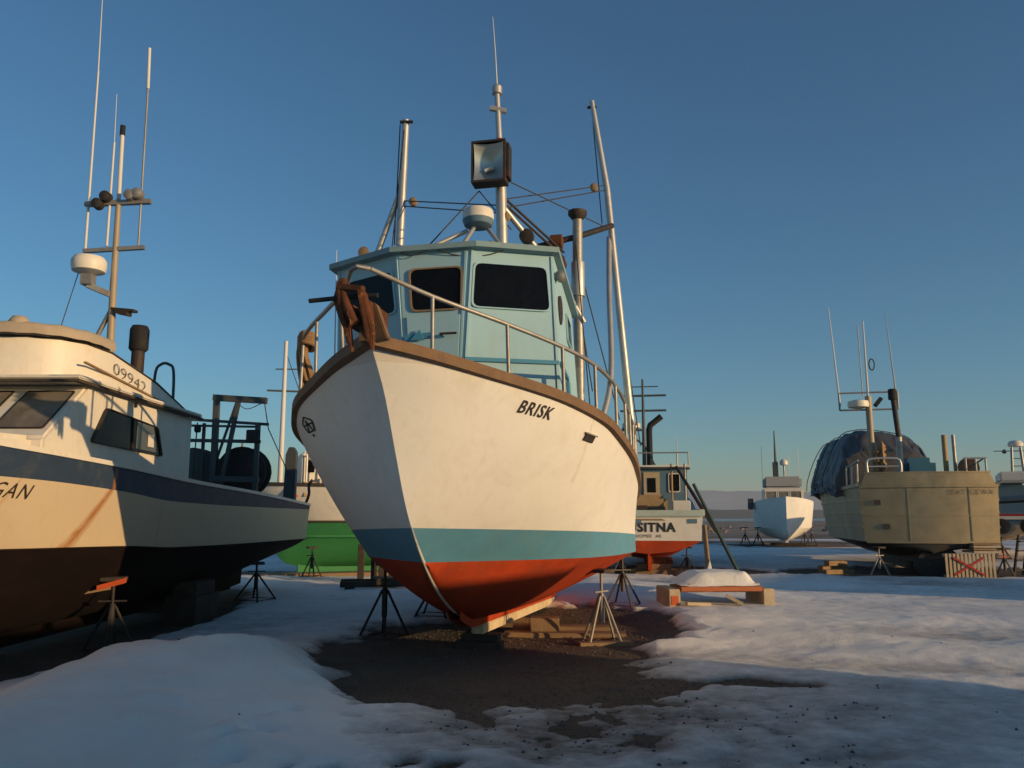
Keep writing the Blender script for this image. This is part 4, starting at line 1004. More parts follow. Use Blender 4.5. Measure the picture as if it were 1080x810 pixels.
# ------------------------------------------------------------------ timber cradle heaped with snow
TR = empty('timber_cradle', (3.55, 14.6, SNOWZ(3.5, 14.6) - .04), R(4), 'low timber cradle with orange crossbar heaped with snow', 'cradle')
for x in (-.80, .84):
    sk = MB().bx(x - .10, x + .10, -.15, .75, -.03, .31).build('runner', pale_wood, TR, bevel=0.012)
    if x < 0: MB().bx(x - .06, x + .06, -.158, -.1505, .05, .20).build('end_plate', orange, sk)
MB().bx(-.69, .73, -.16, -.04, .27, .35).build('crossbar', paint('faded_orange', (0.42, 0.13, 0.05), 0.8, var=0.7, scale=5, dirt=(0.30, 0.16, 0.08), damt=0.6, bump=0.4), TR, bevel=0.01)
MB().bx(-.69, .73, .5, .62, .2, .34).build('crossbar', timber, TR, bevel=0.01)
for x in (-.5, -.18, .14, .46): MB().bx(x, x + .26, -.05, .95, .363, .395).build('deck_board', pale_wood, TR)
MB().beam((-.62, -.22, .08), (-.2, -.16, .06), .10, .05).build('loose_slat', pale_wood, TR); MB().beam((.1, -.12, .20), (.36, -.2, .06), .09, .05).build('loose_slat', pale_wood, TR)
rows = []
for j in range(25):
    v = j / 24; row = []
    for i in range(33):
        u = i / 32; x = -.68 + 1.40 * u; y = -.12 + 1.15 * v
        e = min(1, u * 3.2) * min(1, (1 - u) * 6.5) * min(1, min(v, 1 - v) * 4); e = e * e * (3 - 2 * e)
        row.append((x, y,   .37 + .21 * e ** .6 * (.85 + .3 * u) + .035 * float(fbm(np.array(x), np.array(y), 2.2, 3, 4))))
    rows.append(row)
o = MB().grid(rows).build('snow_heap', snow_mat, smooth=70, recalc=False, loc=tuple(TR.location)); o.rotation_euler = (0, 0, R(4))
a_ = o.data.attributes.new('depth', 'FLOAT', 'POINT'); a_.data.foreach_set('value', [0.4] * len(o.data.vertices))
tag(o, 'rounded heap of snow lying on the timber cradle', 'snow heap')
# leaning pole and grey plank behind it
o = MB().tube([(0, 0, 0), (-1.10, .3, 2.45)], [.055, .045], 8).build('leaning_pole', paint('green_pole', (0.02, 0.05, 0.04), 0.6, var=0.4), smooth=50, loc=(6.1, 22.6, .05)); tag(o, 'dark green pole leaning from the snow beside the lettered cream transom', 'pole')
o = MB().tube([(0, 0, 0), (-.75, 1.6, 1.9)], [.06, .05], 8).build('leaning_pole', dark_steel, smooth=50, loc=(5.75, 23.6, 1.2)); tag(o, 'short dark pole leaning on the far side of the red and cream stern', 'pole')
pk = empty('weathered_post', (4.75, 20.3, SNOWZ(4.75, 20.3)), 0, 'weathered brown post with a pale broken foot behind the snow heap', 'post')
MB().beam((0, 0, -.05), (-.08, .05, 1.35), .11, .09).build('post', timber, pk, bevel=0.01)
MB().prism([(-.09, -.07, -.02), (.10, -.07, -.02), (.07, -.07, .22), (.0, -.07, .55), (-.07, -.07, .30)], (0, .12, 0)).build('splintered_foot', radome, pk, bevel=0.01)

# ------------------------------------------------------------------ boats farther off
FG = 'fishing boats laid up in the yard'
def simple_hull(parent, L, beam, zs_bow, zs_st, z1, zkeel, mats, tr=0.9, deep=0.25, levels=None, p=(0.8, 0.45), rake=1.3, fl=1.1, nr=6, ns=36, bot_st=None, bulge=0.0):
    zs_f = pchip([-1, 0, L * .3, L * .65, L], [zs_bow + .1, zs_bow, zs_bow * .55 + zs_st * .45, zs_st, zs_st + .02])
    st_ = pchip([zkeel - .05, zkeel + .1, (zkeel + z1) / 2, z1, zs_bow, zs_bow + .6], [rake * 2.2, rake * 1.35, rake * .85, rake * .6, 0, -.25])
    kp = pchip([-.25, 0, rake * .6, rake * .85, rake * 1.35, rake * 2.2, L * .6, L], [zs_bow + .6, zs_bow, z1, (zkeel + z1) / 2, zkeel + .1, zkeel, zkeel, bot_st if bot_st is not None else zkeel + deep])
    hb = beam / 2
    H = Hull(L, pchip([0, .06 * L, .13 * L, .25 * L, .45 * L, L], [0, .42 * hb, .68 * hb, .93 * hb, hb, tr * hb]), pchip([0, .06 * L, .14 * L, .3 * L, .5 * L, L], [0, .28 * hb, .58 * hb, .86 * hb, .95 * hb, tr * .95 * hb]),
             st_, [zs_f] + [(lambda s_, z=z: z) for z in (levels or [z1])], kp, p=p, flare=fl, bulge=bulge)
    H.zs_f = zs_f
    names = {1: ['hull'], 2: ['topside', 'bottom'], 3: ['topside', 'boot_stripe', 'bottom']}[len(mats)]
    for i, (n_, m_) in enumerate(zip(names, mats)): H.band(i, n_, m_, parent, nr, ns)
    return H
def tb(parent, name, pts, r, mat, n=8): return MB().tube(pts, r, n).build(name, mat, parent, smooth=50)
def bxp(parent, name, b_, mat, bev=0.02): return MB().bx(*b_).build(name, mat, parent, bevel=bev)

# --- cream boat with red bottom, stern towards us
SB = empty('fishing_boat', (5.47, 33.9, 0), R(171), 'cream boat with red bottom and lettered transom, stern on behind the big white boat', 'boat', FG)
SH = simple_hull(SB, 11.0, 3.1, 2.6, 1.72, .95, .25, [cabin_white, red_bottom], tr=.96, bot_st=.60)
for sd_ in (1, -1): SH.sweep(lambda s_: SH.zs_f(s_) + .06, .14, .17, 'gunwale_cap', sea_green, SB, sd_, out=.05)
MB().bx(-1.50, 1.50, 10.95, 11.08, 1.60, 1.78).build('transom_cap', sea_green, SB, bevel=.02)
SH.deck(lambda s_: SH.zs_f(s_) - .35, 'deck', slate_blue, SB)
lettering('SUSITNA', .34, lambda u, v: (-u, 11.012, 1.30 + v), black_letter, SB, bold=.012, spacing=1.12)
lettering('HOMER', .12, lambda u, v: (.12 - u, 11.012, 1.07 + v), black_letter, SB, spacing=1.1); lettering('AK', .12, lambda u, v: (-.28 - u, 11.012, 1.07 + v), black_letter, SB, spacing=1.1)
MB().prism([(.5, 11.012, 1.5), (-.5, 11.012, 1.5), (-.35, 11.012, 1.545), (.35, 11.012, 1.545)], (0, .01, 0)).build('scroll_ornament', frame_wood, SB)
for x in (-1.2, 0.3): bxp(SB, 'scupper', (x - .12, x + .12, 11.0, 11.02, 1.42, 1.54), slate_blue, 0)
bxp(SB, 'deckhouse', (-1.25, 1.25, 4.2, 7.9, 1.4, 3.10), slate_blue, .04)
bxp(SB, 'house_roof', (-1.35, 1.35, 4.0, 8.15, 3.103, 3.19), radome, .03)
for x, m_ in ((-.85, dark_glass), (.75, dark_glass)):
    window(SB, [Vector((x - .18, 7.9, 2.35)), Vector((x + .18, 7.9, 2.35)), Vector((x + .18, 7.9, 2.95)), Vector((x - .18, 7.9, 2.95))], (0, 1, 0), radome, m_, .03, .03)
dr = bxp(SB, 'door', (-.40, .10, 7.903, 7.94, 1.45, 2.98), pale_wood, .008); bxp(SB, 'door', (.22, .50, 7.903, 7.95, 1.45, 3.0), radome, .008)
bxp(dr, 'door_window', (-.28, -.02, 7.942, 7.95, 2.35, 2.8), dark_glass, 0)
for x in (-1.3, -.95, .55, 1.05, 1.3): tb(SB, 'roof_rail_post', [(x, 8.05, 3.19), (x, 8.05, 3.58)], .02, galv, 6)
tb(SB, 'roof_rail', [(-1.3, 8.05, 3.58), (1.3, 8.05, 3.58)], .022, galv, 6)
mm = tb(SB, 'mast', [(.05, 7.0, 3.1), (.05, 7.0, 6.1)], [.07, .035], grey_rig)
for z, w in ((5.05, .75), (5.55, .75)): tb(SB, 'crossbar', [(.05 - w, 7.0, z), (.05 + w, 7.0, z)], .035, grey_rig)
tb(SB, 'mast_brace', [(.05, 7.0, 3.9), (.75, 7.0, 4.5)], .03, grey_rig); tb(SB, 'mast_brace', [(-.3, 7.2, 3.2), (.05, 7.0, 3.95)], .03, grey_rig)
MB().lathe([(.1, 4.44), (.30, 4.48), (.30, 4.62), (.2, 4.68)], (.45, 7.0, 0)).build('radar', radome, SB, smooth=40)
MB().bx(.05, .9, 6.95, 7.05, 4.38, 4.44).build('radar_shelf', grey_rig, SB)
tb(SB, 'exhaust_stack', [(-.12, 7.6, 3.15), (-.12, 7.6, 4.35), (-.16, 7.6, 4.5), (-.52, 7.6, 4.78)], .10, black_rubber, 10)
for x in (-1.05, .3): tb(SB, 'antenna', [(x, 6.0, 3.2), (x, 6.0, 4.3)], .012, whip, 5)
tb(SB, 'stern_post', [(.35, 10.4, 1.3), (.35, 10.4, 2.45)], .05, grey_rig); bxp(SB, 'work_table', (.0, 1.1, 9.3, 10.2, 1.78, 1.92), timber_dark, .01); bxp(SB, 'gear_box', (-1.2, -.7, 9.6, 10.4, 1.4, 2.05), radome, .02); bxp(SB, 'fish_tote', (-.5, .0, 9.2, 10.0, 1.4, 1.9), timber, .02)
for x in (-1.15, -.75, .7): tb(SB, 'rigging_post', [(x, 8.6, 1.6), (x, 8.6, 3.2)], .035, (radome, galv, tan_reel)[int(x * 2) % 3], 6)
tb(SB, 'rigging_beam', [(-1.3, 8.6, 3.05), (1.2, 8.6, 3.1)], .04, grey_rig, 6); tb(SB, 'crossbar', [(-.45, 7.0, 5.85), (.5, 7.0, 5.85)], .02, grey_rig, 6)
bxp(SB, 'net_pile', (-.6, .9, 8.3, 9.1, 1.5, 2.25), tan_reel, .12)
bxp(SB, 'keel', (-.07, .07, 2.5, 10.4, .08, .5), red_bottom, .01); MB().prism([(.03, 10.4, .1), (.03, 10.95, .15), (.03, 10.9, .9), (.03, 10.4, .7)], (-.06, 0, 0)).build('rudder', red_bottom, SB)
jack_stand(4.85, 23.35, .80, dark_steel, 'dark jack stand at the right of the red and cream stern', spread=.34, rot=.1)
jack_stand(3.05, 23.6, .72, stand_steel, 'slim jack stand in front of the timber pile under the red and cream stern', spread=.32, rot=.5, mat2=stand_pale)
block('keel_block', 4.05, 23.9, R(-9), [(-.55, .55, -.3, .3, -.05, .16, timber), (-.5, .45, -.25, .25, .163, .32, timber), (-.3, .5, -.2, .25, .323, .50, rust)], 'brown timber crib beneath the red and cream stern', 'block', KG)

# --- cream and green boat behind, side on
GB = empty('fishing_boat', (-7.4, 22.6, 0), R(-70), 'cream boat with bright green bottom half hidden between the two near boats', 'boat', FG)
GH = simple_hull(GB, 10.8, 3.2, 2.5, 2.30, 1.52, .22, [cabin_white, green_hull], levels=[1.50], deep=.15, rake=1.0)
GH.sweep(lambda s_: GH.zs_f(s_) + .04, .10, .09, 'rub_rail', timber_dark, GB, -1, out=.03); GH.sweep(lambda s_: GH.zs_f(s_) + .04, .10, .09, 'rub_rail', timber_dark, GB, 1, out=.03)
GH.sweep(lambda s_: 1.62, .05, .09, 'fender_strake', timber_dark, GB, -1, s0=3.2, s1=5.6, out=.05); GH.sweep(lambda s_: 1.62, .05, .09, 'fender_strake', timber_dark, GB, 1, s0=3.2, s1=5.6, out=.05)
GH.sweep(lambda s_: 1.12, .04, .07, 'chine_strake', green_hull, GB, 1, s0=1.6, out=.06); GH.sweep(lambda s_: 1.50, .04, .05, 'waterline_strake', timber_dark, GB, 1, s0=1.0, out=.03)
GH.deck(lambda s_: GH.zs_f(s_) - .2, 'deck', timber, GB)
bxp(GB, 'keel', (-.07, .07, 1.6, 9.0, .10, .6), green_hull, .01)
bxp(GB, 'deckhouse', (-.8, .8, 2.5, 3.7, 2.3, 3.35), cabin_white, .05)
for y in (2.6, 3.0, 3.35):
    for sd_ in (-1, 1): window(GB, [Vector((sd_ * .8, y, 2.75)), Vector((sd_ * .8, y + .25, 2.75)), Vector((sd_ * .8, y + .25, 3.15)), Vector((sd_ * .8, y, 3.15))], (sd_, 0, 0), radome, dark_glass, .025, .02)
MB().lathe([(.30, 3.36), (.30, 3.5), (.16, 3.62), (.03, 3.66)], (.2, 3.0, 0)).build('vent_dome', radome, GB, smooth=40)
tb(GB, 'mast', [(.6, 1.95, 2.3), (.6, 1.95, 6.4)], [.075, .05], whip, 10); tb(GB, 'crossbar', [(.6, 1.7, 5.6), (.6, 2.6, 5.65)], .02, grey_rig, 6); tb(GB, 'crossbar', [(.6, 1.5, 5.0), (.6, 3.1, 5.02)], .03, grey_rig, 6); tb(GB, 'stay_wire', [(.6, 1.95, 6.1), (.6, 3.3, 2.6)], .012, wire_mat, 5)
reel(GB, .1, 1.15, 3.05, .55, .4, tan_reel, 'net_drum'); 
mb = MB()
for dx in (-.3, .3): mb.lathe([(.55, dx - .02), (.58, dx), (.55, dx + .02)], (.2, 4.1, 3.0), 'x', 22)
mb.lathe([(.2, -.3), (.2, .3)], (.2, 4.1, 3.0), 'x', 12); mb.build('net_reel', tan_reel, GB, smooth=35)
for y, z in ((4.6, 2.5), (4.9, 2.45), (5.2, 2.5)): MB().lathe([(.12, -.3), (.2, -.26), (.2, .2), (.12, .28)], (.7, y - .3, z + .2), 'z', 12).build('barrel', radome if y > 4.7 else timber_dark, GB, smooth=40)
mb = MB()
for k in range(16):
    a = 2 * math.pi * k / 16; a2 = 2 * math.pi * (k + 1) / 16
    mb.tube([(1.3, 4.9 + .26 * math.cos(a), 2.72 + .26 * math.sin(a)), (1.3, 4.9 + .26 * math.cos(a2), 2.72 + .26 * math.sin(a2))], .06, 6)
mb.build('tyre_fender', black_rubber, GB, smooth=50)
tb(GB, 'hand_rail', arc_pts([(1.2, 3.0, 2.4), (1.2, 3.0, 3.5), (1.2, 3.3, 3.55), (1.2, 4.0, 3.5), (1.2, 4.0, 2.4)]), .025, grey_rig, 6)
for k in range(5): bxp(GB, 'fish_tote', (.5 + .1 * (k % 2), 1.0 + .1 * (k % 2), 2.1 + .42 * k, 2.45 + .42 * k, 2.12, 2.42 + .1 * (k % 3)), (orange, tan_reel, radome)[k % 3], .02)
for y in (2.6, 3.0, 3.4): tb(GB, 'frame_post', [(.95, y, 2.2), (.95, y, 3.25)], .03, radome, 6)
tb(GB, 'frame_rail', [(.95, 2.5, 3.25), (.95, 3.5, 3.25)], .035, radome, 6)
for ch in GB.children:
    if ch.name.split('.')[0] in ('deckhouse', 'window', 'vent_dome', 'mast', 'crossbar', 'stay_wire', 'net_drum', 'net_reel', 'barrel', 'tyre_fender', 'hand_rail', 'fish_tote', 'frame_post', 'frame_rail'): ch.location.y -= 0.95
jack_stand(-5.2, 21.9, .85, dark_steel, 'thin dark jack stand in front of the green bottom', spread=.26, rot=.5)
block('keel_block', -5.6, 22.6, R(20), [(-1.2, 3.2, -.3, .3, -.05, .09, timber)], 'long brown timber lying beneath the green keel', 'block', KG)

# --- small white boat far off
WF = empty('fishing_boat', (14.35, 43.6, 0), R(-15), 'small white cabin boat standing alone far off near the shore', 'boat', FG)
FH = simple_hull(WF, 9.0, 3.3, 2.65, 2.0, 1.0, .30, [white_hull, white_hull], deep=.2, rake=.8, nr=5, ns=30)
FH.deck(lambda s_: FH.zs_f(s_) - .15, 'deck', cabin_white, WF)
bxp(WF, 'deckhouse', (-1.05, 1.05, 2.2, 5.4, 1.9, 3.15), cabin_white, .05); bxp(WF, 'flybridge', (-1.0, 1.0, 2.3, 5.0, 3.153, 3.80), grey_canvas, .12)
for x0, x1 in ((-.95, -.35), (-.28, .28), (.35, .95)): window(WF, [Vector((x1, 2.2, 2.55)), Vector((x0, 2.2, 2.55)), Vector((x0, 2.2, 3.0)), Vector((x1, 2.2, 3.0))], (0, -1, 0), radome, frosted, .03, .03)
window(WF, [Vector((1.05, 2.6, 2.5)), Vector((1.05, 4.4, 2.5)), Vector((1.05, 4.4, 2.95)), Vector((1.05, 2.6, 2.95))], (1, 0, 0), radome, dark_glass, .03, .03)
tb(WF, 'mast', [(-.25, 4.0, 3.7), (-.25, 4.0, 6.5)], [.10, .03], grey_rig); bxp(WF, 'mast_box', (-.42, -.12, 3.9, 4.2, 3.75, 4.7), grey_rig, .02)
MB().lathe([(.1, 4.5), (.22, 4.54), (.22, 4.75), (.1, 4.85)], (.2, 4.0, 0)).build('radar', radome, WF, smooth=40); tb(WF, 'radar_post', [(.2, 4, 3.75), (.2, 4, 4.52)], .05, galv)
for x in (-1.0, .5, 1.0): tb(WF, 'antenna', [(x, 4.2, 3.7), (x, 4.2, 4.6 + abs(x))], .012, whip, 5)
bxp(WF, 'anchor_locker', (-1.9, -1.6, 2.4, 2.9, 2.0, 2.6), grey_rig, .02); bxp(WF, 'keel', (-.08, .08, 1.3, 8.0, .15, .6), white_hull, .01)
for i, (x, y, lab) in enumerate(((12.9, 46.4, 'leftmost stand under the small far white boat'), (13.55, 46.2, 'second stand from the left under the small far white boat'), (15.9, 45.6, 'third stand from the left under the small far white boat'), (16.6, 46.5, 'rightmost stand under the small far white boat'))):
    jack_stand(x, y, 1.05, dark_steel, lab, spread=.42, nleg=4)
block('keel_block', 14.65, 44.9, R(-15), [(-.8, 1.0, -.3, .3, -.05, .2, timber_dark)], 'dark timber block under the small far white boat', 'block', KG)

# --- bare aluminium boat under a tarpaulin
AB = empty('fishing_boat', (14.2, 34.7, 0), R(167), 'bare aluminium boat, broad stern on, its house wrapped in a grey tarpaulin', 'boat', FG)
AH = simple_hull(AB, 12.0, 3.75, 3.3, 2.46, 1.0, .35, [brushed, paint('dark_alu_bottom', (0.05, 0.045, 0.04), 0.7, 0.3, var=0.5)], tr=.95, levels=[.92], p=(.9, .9), bot_st=.62, fl=1.0, bulge=0.16)
cy_ = lambda x: 12.0 + .16 * (1 - (x / 1.78) ** 2)
cx_ = [1.76 * k / 10 for k in range(-10, 11)]
def stern_strip(name, x0, z0, z1, out, t_=.05, x1=None):
    x1 = x1 or x0; rows = [[], [], [], []]
    for k in range(-10, 11):
        for i, (xx, o_, z) in enumerate(((x0, out, z0), (x1, out, z1), (x1, out - t_, z1), (x0, out - t_, z0))): rows[i].append((xx * k / 10, cy_(xx * k / 10) + o_, z))
    mb = MB(); mb.grid(rows + [rows[0]])
    for k in (0, 20): mb.add([r[k] for r in rows], [(0, 1, 2, 3)])
    return mb.build(name, brushed, AB, smooth=30)
stern_strip('bulwark', 1.72, 2.455, 2.80, .02, .07, 1.58)
stern_strip('stern_guard', 1.77, 2.40, 2.452, .055); stern_strip('stern_guard', 1.66, .88, .94, .05); stern_strip('stern_guard', 1.60, 2.80, 2.835, .04, .10)
stern_strip('weld_seam', 1.70, 1.62, 1.64, .012, .02)
for x in (-1.0, .55): MB().beam((x, cy_(x) + .004, .95), (x, cy_(x) + .004, 2.39), .03, .016, (0, 1, 0)).build('weld_seam', brushed, AB)
for sd_ in (1, -1):
    AH.sweep(lambda s_: AH.zs_f(s_) + .05, .12, .10, 'guard_rail', brushed, AB, sd_, out=.05)
    for zz in (1.35, 1.75, 2.1): AH.sweep(lambda s_, zz=zz: zz, .03, .06, 'side_strake', brushed, AB, sd_, s0=1.6, out=.025)
AH.deck(lambda s_: AH.zs_f(s_) - .3, 'deck', brushed, AB)
for x, z in ((1.35, 1.98), (1.15, 1.32)): bxp(AB, 'drain', (x - .10, x + .06, cy_(x) - .05, cy_(x) + .03, z - .06, z + .08), dark_steel, 0)
gl_ = paint('grey_letter', (0.16, 0.13, 0.10), 0.6, var=0.4, bump=0)
lettering('SEATTLE', .19, lambda u, v: (-.88 - u * .9, cy_(-.88 - u * .9) + .02, 2.26 + v), gl_, AB, bold=.0, spacing=1.3); lettering('WA', .19, lambda u, v: (-1.50 - u * .9, cy_(-1.50 - u * .9) + .02, 2.26 + v), gl_, AB, bold=.0, spacing=1.3)
# tarpaulin draped over the house
rows = []
sec = [(-.95, 2.2), (-.88, 2.9), (-.78, 3.5), (-.62, 3.9), (-.38, 4.08), (-.1, 4.16), (.3, 4.24), (.7, 4.30), (1.1, 4.26), (1.42, 4.12), (1.76, 3.5), (2.0, 2.8), (2.03, 2.55), (2.05, 2.4)]
secf = arc_pts([(x, 0, z) for x, z in sec], 4)
secf = arc_pts([(x, 0, z) for x, z in sec], 6)
for j in range(64):
    t = j / 63; y = 1.2 + 8.2 * t
    e = min(1, (1 - t) * 9) * .2 + .8; e *= min(1, .74 + t * 1.4)
    row = []
    ys_ = np.full(len(secf), y); ls_ = np.arange(len(secf)) * .11
    n1_ = fbm(ls_ * .8, ys_ * .8, .9, 4, 12); n2_ = 1 - np.abs(fbm(ls_ * 1.0 + ys_ * .5, ys_ * .7 - ls_ * .4, 1.1, 4, 15)) * 3
    for i, q in enumerate(secf):
        nzv = float(n1_[i]); cre = float(n2_[i]); side = 1 if q.z < 3.9 else .5
        fold = (.05 * math.sin(y * 3.1 + 6 * nzv + q.z * .6) + .10 * cre) * side
        sag = .10 * math.sin(y * 1.9) if q.z > 3.9 else 0
        row.append((q.x * (.94 + .06 * e) * (1 if t > .3 else .62 + 1.27 * t) + math.copysign(fold, q.x - .5), y + .12 * nzv, 1.2 + (q.z - 1.2) * e + .08 * nzv + .07 * cre + sag))
    rows.append(row)
tp = MB().grid(rows); last = rows[-1]; c_ = (.55, 9.5, 2.6)
tp.add(last + [c_], [(i, i + 1, len(last)) for i in range(len(last) - 1)])
o = tp.build('tarpaulin', tarp_mat, smooth=50, loc=tuple(AB.location)); o.rotation_euler = (0, 0, R(167)); tag(o, 'grey-blue tarpaulin draped over the house of the bare aluminium boat', 'tarpaulin')
for k, yy in enumerate((3.4, 5.6, 7.8)):
    tb(AB, 'lashing', [(q.x * 1.07, yy, 1.2 + (q.z - 1.2) * 1.0 + .16) for q in secf[::3]], .015, MATS['rope_and_wire'], 5)
ms = tb(AB, 'mast', [(.95, 9.75, 2.0), (.95, 9.75, 5.3)], .10, paint('tan_mast', (0.36, 0.29, 0.21)), 10); tb(AB, 'topmast', [(.95, 9.75, 5.3), (.95, 9.75, 7.7)], [.035, .02], whip, 6); tb(AB, 'antenna', [(1.10, 9.75, 5.3), (1.12, 9.75, 7.6)], .015, galv, 6)
MB().lathe([(.1, 4.92), (.30, 4.96), (.32, 5.05), (.30, 5.15), (.1, 5.2)], (1.25, 9.75, 0)).build('radar', radome, AB, smooth=40)
for z in (4.88, 5.42): tb(AB, 'antenna_frame', [(.10, 9.75, z), (1.80, 9.75, z)], .03, galv, 6)
for x in (.10, 1.80): tb(AB, 'antenna_frame', [(x, 9.75, 4.88), (x, 9.75, 5.42)], .03, galv, 6)
tb(AB, 'whip_antenna', [(1.78, 9.75, 5.0), (1.95, 9.75, 8.2)], [.03, .012], whip, 6); tb(AB, 'whip_antenna', [(.12, 9.75, 5.0), (.28, 9.75, 7.9)], [.025, .008], galv, 6)
MB().beam((.75, 9.65, 5.0), (.55, 9.65, 5.25), .16, .12).build('floodlight', black_rubber, AB, bevel=.01)
mb = MB()
for k in range(12):
    a = 2 * math.pi * k / 12; a2 = a + math.pi / 6; mb.tube([(.78 + .08 * math.cos(a), 9.75, 6.3 + .18 * math.sin(a)), (.78 + .08 * math.cos(a2), 9.75, 6.3 + .18 * math.sin(a2))], .02, 5)
mb.build('direction_loop', dark_steel, AB)
mb = MB()
for k in range(9): mb.lathe([(.02, -.12), (.12 + .03 * (k % 3), 0), (.02, .12)], (.75 + .09 * math.cos(k * 2.1), 9.95, 3.0 + .09 * k), 'x', 9)
mb.build('rope_bundle', MATS['tan_rope'], AB, smooth=60)
tb(AB, 'exhaust_stack', [(.45, 11.0, 2.6), (.42, 11.0, 3.9)], .09, galv, 10); tb(AB, 'exhaust_stack', [(.42, 11.0, 3.85), (.50, 11.0, 5.1)], .075, dark_steel, 10); MB().lathe([(.09, 5.0), (.12, 5.02), (.12, 5.3), (.08, 5.33)], (.51, 11.0, 0)).build('stack_cap', black_rubber, AB, smooth=40)
tb(AB, 'stern_pipe', [(.42, 11.6, 2.78), (-.8, 11.6, 2.78)], .06, brushed)
for x in (-.68, -.92): tb(AB, 'derrick_post', [(x, 11.4, 2.4), (x, 11.4, 3.9)], .07 if x > -.8 else .05, tan_reel if x > -.8 else galv, 8)
bxp(AB, 'net_drum_cover', (-.55, .35, 10.2, 11.0, 2.5, 3.3), blue_tarp, .15)
for sd_, ys_ in ((1, (8.6, 9.6, 10.6, 11.5)),):
    for y in ys_: tb(AB, 'stanchion', [(1.72, y, 2.5), (1.70, y, 3.1)], .025, alu, 6)
    tb(AB, 'hand_rail', arc_pts([(1.72, 8.2, 2.55), (1.70, 8.6, 3.1), (1.68, 10.0, 3.12), (1.66, 11.5, 3.2)]), .03, alu, 6)
tb(AB, 'hand_rail', arc_pts([(1.5, 11.9, 2.8), (1.5, 11.9, 3.14), (1.35, 11.9, 3.22), (.75, 11.9, 3.22), (.62, 11.9, 3.1), (.62, 11.9, 2.8)]), .035, alu, 8); tb(AB, 'hand_rail', [(1.5, 11.9, 3.0), (.62, 11.9, 3.0)], .025, alu, 6)
for x in (-1.05, -1.3, -1.55): tb(AB, 'stanchion', [(x, 11.9, 2.8), (x, 11.9, 3.2)], .025, alu, 6)
tb(AB, 'hand_rail', [(-1.0, 11.9, 3.2), (-1.58, 11.9, 3.2)], .028, alu, 6); tb(AB, 'hand_rail', [(-1.0, 11.9, 2.85), (-1.5, 11.9, 3.18)], .022, dark_steel, 6)
MB().lathe([(.05, -.03), (.28, -.02), (.28, .02), (.05, .03)], (-1.2, 11.6, 2.95), 'y', 16).build('hose_reel', dark_steel, AB)
# running gear under the stern
mb = MB(); mb.lathe([(.55, -.4), (.58, .0), (.55, .05)], (-.15, 11.9, .28), 'y', 20); mb.build('propeller_tunnel', dark_steel, AB, smooth=40)
tb(AB, 'rudder_post', [(.10, 11.7, .1), (.10, 11.7, .8)], .07, stand_pale); bxp(AB, 'skeg', (-.06, .06, 5.0, 11.3, .05, .6), dark_steel, .01)
jack_stand(9.92, 22.75, .82, stand_pale, 'pale jack stand at the left corner of the bare aluminium stern', spread=.36, rot=.4)
jack_stand(13.15, 22.5, .80, stand_steel, 'rusty jack stand at the right corner of the bare aluminium stern', spread=.34, rot=.2, mat2=red_paint)
block('plank_pile', 9.2, 24.0, R(20), [(-.5, .5, -.2, .0, -.03, .12, timber), (-.4, .5, .05, .25, .0, .22, timber), (-.3, .35, -.1, .12, .223, .36, timber)], 'orange-lit timber offcuts beside the pale stand under the aluminium boat', 'planks')
block('keel_block', 11.6, 23.9, R(-13), [(-.9, .8, -.35, .35, -.05, .16, timber_dark), (-.35, .35, -.3, .3, .163, .34, timber_dark)], 'dark timber crib under the aluminium boat', 'block', KG)
PG = empty('pallet_crate', (12.2, 22.45, SNOWZ(12.2, 22.45) - .03), R(-6), 'slatted wooden pallet with a red painted cross under the aluminium stern', 'pallet')
for k in range(13): MB().bx(-.62 + k * .1, -.62 + k * .1 + .06, 0, .03, 0, .66).build('slat', pale_wood, PG)
for z in (.02, .58): MB().bx(-.66, .66, .033, .09, z, z + .08).build('crossbeam', pale_wood, PG)
for a, b_ in (((-.42, -.012, .1), (.35, -.012, .56)), ((-.42, -.026, .56), (.35, -.026, .1))): MB().beam(a, b_, .012, .05, (0, 0, 1)).build('painted_bar', red_paint, PG)
for k in range(4): MB().bx(.15, .85, .05, .8, .68 + k * .07, .73 + k * .07).build('stacked_board', timber if k % 2 else pale_wood, PG)

# --- boat at the right edge
RB = empty('fishing_boat', (22.6, 40.6, 0), R(154), 'grey and cream boat with round black fenders, cut off at the right edge', 'boat', FG)
RH = simple_hull(RB, 10.5, 3.6, 2.5, 1.75, 1.30, .55, [slate_blue, pale_wood], tr=.95, bot_st=.85)
RH.sweep(lambda s_: RH.zs_f(s_) + .05, .12, .10, 'gunwale', cabin_white, RB, 1, out=.05)
RH.deck(lambda s_: RH.zs_f(s_) - .2, 'deck', cabin_white, RB)
for x in (.9, -.2, -1.05):
    mb = MB(); mb.lathe([(.1, -.12), (.26, -.1), (.28, .0), (.26, .1), (.1, .12)], (x, 10.66, 1.25), 'y', 18); mb.build('fender', black_rubber, RB, smooth=40)
MB().bx(-1.7, 1.7, 10.5, 10.56, 1.5, 1.62).build('stern_guard', cabin_white, RB); MB().bx(-1.7, 1.7, 10.5, 10.55, 1.63, 1.70).build('red_line', red_paint, RB)
bxp(RB, 'deckhouse', (-1.3, 1.1, 4.5, 8.0, 1.6, 2.9), slate_blue, .06); bxp(RB, 'flybridge', (-1.9, -.40, 6.9, 9.0, 2.92, 3.34), cabin_white, .08)
MB().beam((-1.6, 10.4, 2.35), (-.2, 10.2, 2.25), .5, .16).build('covered_skiff', slate_blue, RB, bevel=.06); MB().beam((-1.6, 10.3, 2.2), (-.2, 10.1, 2.12), .4, .08).build('skiff_keel', black_rubber, RB)
for x in (-1.35, -.95):
    for y in (7.6, 8.0): tb(RB, 'radar_tower_leg', [(x, y, 3.34), (x - .05 * (1 if x > -1.2 else -1), y, 4.35)], .03, galv, 6)
